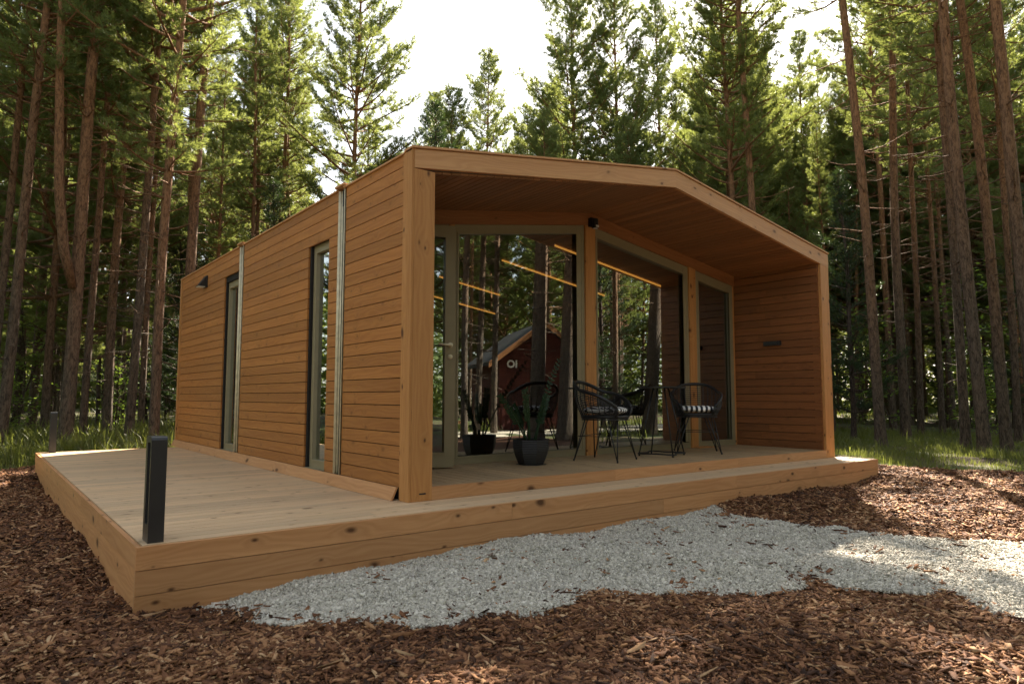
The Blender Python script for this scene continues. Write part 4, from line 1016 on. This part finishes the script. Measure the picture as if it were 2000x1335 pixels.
# side branches with curve on the right (gnarled pine limb)
# random forest behind
rf_ = random.Random(99)
def px_of(x, y):
    dx, dy = x-camx, y-camy; f = dx*sy+dy*cy; r = dx*cy-dy*sy; return (1000+1334*r/f if f > .5 else None), f
n_bg = 0; tries = 0
while n_bg < 150 and tries < 20000:
    tries += 1
    az = R(rf_.uniform(-8, 84)); ds = 17+rf_.random()**.8*48
    x, y = camx+math.sin(az)*ds, camy+math.cos(az)*ds
    u, f = px_of(x, y)
    if u is None or u < -150 or u > 2150: continue
    if min(math.hypot(x-a, y-b) for a, b in placed) < (1.35 if (u < 560 or u > 1500) else 2.3): continue
    if -3.2 < x < 8.5 and y < 11: continue
    Ht = rf_.uniform(14, 19); lim = None
    if 560 < u < 800: lim = 290
    elif 800 <= u < 1060: lim = 250
    elif 1060 <= u < 1280: lim = 170
    elif 1280 <= u < 1340: lim = 190
    if lim is not None: Ht = min(Ht, 1.2+(776-lim-rf_.uniform(0, 120))/1334*f)
    if lim is not None and Ht < 5: continue
    nn = y*.834-x*.552; ss = .834*x+.552*y
    if -9.8 < nn < -3.0 and 9 < ss < 28: Ht = min(Ht, 6.5)
    if -15 < nn <= -9.8 and 9 < ss < 30: Ht = min(Ht, 9)
    if -3.0 <= nn < -1.2 and ss < 17: continue
    key = rf_.choice('ABBCDXXE') if lim is None else rf_.choice('XXEY')
    if lim is None and Ht > 9.1:
        q_ = rf_.random()
        if q_ < (.34 if u > 1500 else .10): key = 'Y'; Ht = rf_.uniform(5, 12)  # more dark spruces on the right stand in for its shade and edge darkening
        elif q_ < .50: key = 'X'; Ht = rf_.uniform(6.5, 11)
    if Ht < 9: key = 'Y' if rf_.random() < .6 else 'X'
    nm = 'spruce_tree' if key == 'Y' else 'pine_tree'
    if u < 560: g, l = 'background trees left of the cabin', ('young dark spruce deep in the wood left of the cabin' if key == 'Y' else 'slim pine deep in the wood left of the cabin')
    elif u < 1400: g, l = 'background trees behind the cabin roof', ('young dark spruce top behind the cabin roof' if key == 'Y' else 'green pine in the wood behind the cabin roof')
    else: g, l = 'background trees right of the cabin', ('young dark spruce in the shaded wood right of the cabin' if key == 'Y' else 'slim dark pine in the shaded wood right of the cabin')
    tree(key, x, y, rf_.gauss(0, .02), rf_.gauss(0, .02), 0, Ht, nm, l, 'spruce' if key == 'Y' else 'pine', g+(' spruce' if key == 'Y' else ' pine')); placed.append((x, y)); n_bg += 1
n3 = 0
for _ in range(6000):
    if n3 >= 62: break
    az = R(rf_.choice((rf_.uniform(54, 80),)*5+(rf_.uniform(2, 22),))); ds = rf_.uniform(33, 50); x, y = camx+math.sin(az)*ds, camy+math.cos(az)*ds
    if min(math.hypot(x-a, y-b) for a, b in placed) < 1.7: continue
    u, f = px_of(x, y); right = u > 1360
    if 580 < u <= 1360: continue
    tree(rf_.choice('XXECD' if right else 'XEBD'), x, y, 0, 0, 0, rf_.uniform(16.5, 20.5), 'pine_tree', 'full-crowned pine at the back of the wood ' + ('over the right roof slope and beyond' if right else 'left of the cabin'), 'pine', 'full-crowned back row pines ' + ('right' if right else 'left')); placed.append((x, y)); n3 += 1
n3 = 0
for _ in range(3000):
    if n3 >= 12: break
    a = rf_.uniform(-1.95, -1.25); ds = rf_.uniform(13, 30); x, y = 1+math.cos(a)*ds, 1.4+math.sin(a)*ds
    if min(math.hypot(x-p, y-q) for p, q in placed) < 2: continue
    tree(rf_.choice('XXEC'), x, y, 0, 0, 0, rf_.uniform(13, 18), 'pine_tree', 'pine behind the yard, mirrored in the open glass door', 'pine', 'pines mirrored in the door'); placed.append((x, y)); n3 += 1
tree('Y', 14.2, -8.9, 0, 0, 0, 8.5, 'spruce_tree', 'bushy spruce beside the red barn, mirrored in the glass', 'spruce'); placed.append((14.2, -8.9))  # added to shade the barn; also the foliage mirrored right of it
# trees on the near side, seen mirrored in the glass and shading the yard
MR = [(8.95, -6.25, .045, .03, 'G', 'big leaning pine mirrored in the first glass pane'), (9.45, -5.65, .05, .02, 'G', 'darker twin of the big leaning pine mirrored in the glass'),
      (7.70, -7.75, .01, .03, 'C', 'pine mirrored at the left edge of the first pane'), (8.60, -8.45, .01, .03, 'A', 'second pine mirrored at the left of the first pane'), (9.7, -9.1, 0, .02, 'B', 'thin pine mirrored in front of the red barn'),
      (13.4, -7.6, 0, 0, 'A', 'pine mirrored in the middle pane'), (13.05, -5.9, .07, .03, 'G', 'leaning pine mirrored beside the boarded wall in the middle pane'), (17, -11.2, 0, 0, 'D', 'far pine mirrored in the middle pane')]
for x, y, lx, ly, k, lab in MR: tree(k, x, y, lx, ly, 0, rnd.uniform(15, 18), 'pine_tree', lab, 'pine'); placed.append((x, y))
n2 = 0
for _ in range(4000):
    if n2 >= 40: break
    a = rf_.uniform(-1.2, -.32) ; ds = rf_.uniform(13, 42); x, y = 3+math.cos(a)*ds, 1.4+math.sin(a)*ds
    if min(math.hypot(x-p, y-q) for p, q in placed) < 1.9 or (9.5 < x < 18 and -19 < y < -8.2) or (x > 8.5 and y > -10.5) or (x > 14 and y > -.7*x) or (abs(y+8.5) < 1.7): continue
    key = rf_.choice('ABCDEX'); tree(key, x, y, rf_.gauss(0, .02), rf_.gauss(0, .02), 0, rf_.uniform(12, 18), 'pine_tree', 'pine in the wood across the yard, mirrored in the glass front', 'pine', 'pines across the yard'); placed.append((x, y)); n2 += 1
n2 = 0
for _ in range(4000):
    if n2 >= 16: break
    x, y = rf_.uniform(-16, -5.5), rf_.uniform(3, 24)
    u, f = px_of(x, y)
    if (u is not None and -40 < u < 2050) or min(math.hypot(x-p, y-q) for p, q in placed) < 2: continue
    tree(rf_.choice('ABCDX'), x, y, 0, 0, 0, rf_.uniform(13, 18), 'pine_tree', 'pine left of the terrace, mirrored in the narrow side windows', 'pine', 'pines mirrored in the side windows'); placed.append((x, y)); n2 += 1

# broadleaf saplings
def make_sapling(seed, H, n):
    r2 = np.random.default_rng(seed); rl = random.Random(seed); mb = MB(); PP = []; DD = []
    for s in range(rl.choice((2, 3))):
        a = rl.uniform(0, 6.28); p = Vector((rl.gauss(0, .05), rl.gauss(0, .05), -.1)); d = Vector((math.cos(a)*.15, math.sin(a)*.15, 1)).normalized(); pts = [p]
        for k in range(7): d = (d+Vector((rl.gauss(0, .07), rl.gauss(0, .07), .02))).normalized(); p = p+d*H/7; pts.append(p)
        mb.tube(pts, [.018*(1-.8*k/7)+.003 for k in range(8)], 5)
        for k in range(1, 8):
            for _ in range(4):
                a = rl.uniform(0, 6.28); L = H*.3*rl.uniform(.5, 1.1); dd = Vector((math.cos(a), math.sin(a), rl.uniform(.0, .5))).normalized(); q = pts[k]; e = q+dd*L; mb.tube([q, q.lerp(e, .5)+ez*.03, e], [.006, .004, .002], 4, cap=False)
                for u in range(n):
                    f = rl.uniform(.25, 1.05); PP.append(q.lerp(e, f)+Vector((rl.gauss(0, .06), rl.gauss(0, .06), rl.gauss(0, .05)))); DD.append(Vector((rl.gauss(0, 1), rl.gauss(0, 1), rl.gauss(0, .35))))
    P = np.array([tuple(p) for p in PP]); D = np.array([tuple(p) for p in DD]); D /= np.linalg.norm(D, axis=1, keepdims=True)
    S = np.cross(D, np.array([[0, 0, 1.]])+r2.normal(0, .4, P.shape)); S /= np.linalg.norm(S, axis=1, keepdims=True); l = r2.uniform(.05, .10, (len(P), 1))
    V = np.stack([P, P+D*l*.5+S*l*.3, P+D*l, P+D*l*.5-S*l*.3], 1).reshape(-1, 3); F = np.arange(len(P)*4).reshape(-1, 4)
    return mb.mesh('stem', M['dbark'], True), npmesh('foliage', V, F, r2.random(len(P)), [M['broad']])
SAP = [make_sapling(3, 2.6, 16), make_sapling(8, 1.7, 16)]
for k, (x, y, s, lab) in enumerate([(-2.9, 15.6, 1.35, 'bright leafy sapling between the left pines'), (-2.0, 16.6, 1.0, 'leafy bush low between the left pines'), (-1.9, 18.5, 1.5, 'tall leafy sapling deeper among the left pines'), (2.1, 16.0, 1.1, 'leafy sapling just left of the cabin back corner'),
                                    (20.5, 5.2, 1.7, 'sunlit leafy sapling in the bright gap on the right'), (19.6, 2.2, 1.2, 'small leafy bush between the right trunks'), (22.5, 3.4, 1.9, 'tall leafy sapling far back in the right gap'), (15.2, 5.3, 1.0, 'leafy bush beside the cabin right corner'), (-3.4, 19.6, 1.8, 'pale leafy sapling at the far left edge'), (.6, 18.8, 1.4, 'leafy sapling behind the stout reddish trunk')]):
    sm_, fm = SAP[k % 2]; o = empty('leafy_sapling', (x, y, float(gz(x, y)))); tag(o, lab, 'sapling'); o.scale = (s, s, s); o.rotation_euler = (0, 0, k*1.1); link('stem', sm_, o); link('foliage', fm, o)

# grass
def grassy(n, fx, fy, hmin, hmax, keep):
    x = fx(n); y = fy(n); k = keep(x, y); return x[k], y[k]
def notm(x, y): return ~inpoly(x, y, MU) & ~DECK(x, y, -.1) & ~((x > -.2) & (x < 7) & (y > -.6) & (y < 8.1))
gx_, gy_, gh = [], [], []
for (n, x0, x1, y0, y1, hm) in ((110000, -6.5, 3.5, 5.5, 17, .27), (110000, 7.2, 20, -4, 9, .11), (60000, -10, 40, 9, 45, .22), (14000, 4, 20, -13, -4.6, .2)):
    x = rg.uniform(x0, x1, n); y = rg.uniform(y0, y1, n); d = np.hypot(x-camx, y-camy)
    clump = (np.sin(x*1.9+1)*np.sin(y*2.3)+np.sin(x*4.3-y*3.1)*.6)
    k = notm(x, y) & (rg.random(n) < (.72 if x0 == 7.2 else .52)+.42*clump)
    if y1 > -4: k &= frustum(x, y, .1)
    if hm == .2: k &= ~((np.abs(y+8.6) < 1.6))
    gx_.append(x[k]); gy_.append(y[k]); gh.append(hm*(1+.35*clump[k])*rg.lognormal(0, .35, k.sum()))
x = np.concatenate(gx_); y = np.concatenate(gy_); h = np.clip(np.concatenate(gh), .06, .75); n = len(x); print('grass', n)
a = rg.uniform(0, 2*np.pi, n); bw = np.clip(h*.016, .0025, .008)*np.clip(np.hypot(x-camx, y-camy)/10, 1, 2.2); bend = h*rg.uniform(.1, .75, n); dx, dy = np.cos(a), np.sin(a); sxv, syv = -dy*bw, dx*bw
z = gz(x, y)-.02
B = np.stack([x, y, z], -1); S = np.stack([sxv, syv, 0*z], -1); D1 = np.stack([dx*bend*.3, dy*bend*.3, h*.6], -1); D2 = np.stack([dx*bend, dy*bend, h*rg.uniform(.75, 1, n)], -1)
V = np.stack([B-S, B+S, B+D1+S*.8, B+D1-S*.8, B+D2], 1).reshape(-1, 3); o5 = (np.arange(n)*5)[:, None]
F = np.concatenate([np.array([[0, 1, 2]])+o5, np.array([[0, 2, 3]])+o5, np.array([[3, 2, 4]])+o5]); rv = np.tile(rg.random(n), 3)
tag(link('grass', npmesh('grass', V, F, rv, [M['grass']])), 'long green forest grass', 'grass', kind='stuff')

# far-off wood: one dense mass beyond the individual trees
r3 = np.random.default_rng(5); n = 70000
def woodmass(n, az0, az1, cx_, cy_, d0, d1, hmax, name, label):
    az = np.radians(r3.uniform(az0, az1, n)); ds = d0+(d1-d0)*r3.random(n); x = cx_+np.sin(az)*ds; y = cy_+np.cos(az)*ds
    hm = hmax(np.degrees(az), ds)*(.8+.25*np.sin(az*57)+.12*np.sin(az*131)); z = gz(x, y)+r3.random(n)**1.15*hm
    s = r3.uniform(.18, .5, n); D = r3.normal(0, 1, (n, 3)); D[:, 2] *= .5; D /= np.linalg.norm(D, axis=1, keepdims=True); S = np.cross(D, r3.normal(0, 1, (n, 3))); S /= np.linalg.norm(S, axis=1, keepdims=True)
    P = np.stack([x, y, z], -1); V = np.stack([P-D*s[:, None], P+S*s[:, None]*.3, P+D*s[:, None], P-S*s[:, None]*.3], 1).reshape(-1, 3)
    tag(link(name, npmesh(name, V, np.arange(n*4).reshape(-1, 4), r3.random(n), [M['needle']])), label, 'woodland', kind='stuff')
def hback(a, ds):
    u = 1000+1334*np.tan(np.radians(a)-YAW); return np.where((u > 560) & (u < 1380), 7.5, np.where(u > 1380, 15, 7))*ds/60
woodmass(160000, -12, 88, camx, camy, 56, 74, hback, 'distant_woodland', 'far-off wood closing the view behind the pines')
woodmass(130000, 92, 345, 3, 1.4, 36, 50, lambda a, d: 13+0*a, 'distant_woodland', 'far-off wood across the yard, mirrored in the glass')
# pale hut far left
hb = empty('pale_hut', (-5.6, 27, float(gz(-5.6, 27)))); tag(hb, 'small pale hut glimpsed through the trunks at the far left', 'hut')
mb = MB(); mb.box((-1.6, -1.2, 0), (1.6, 1.2, 2.1)); mb.build('wall', M['whitep'], hb)
mb = MB(); mb.box((-1.8, -1.4, 2.103), (1.8, 1.4, 2.25)); mb.build('roof', M['felt'], hb)
mb = MB(); mb.box((-.9, -1.23, .6), (.1, -1.203, 1.6)); mb.build('window', M['core'], hb)
print('done')
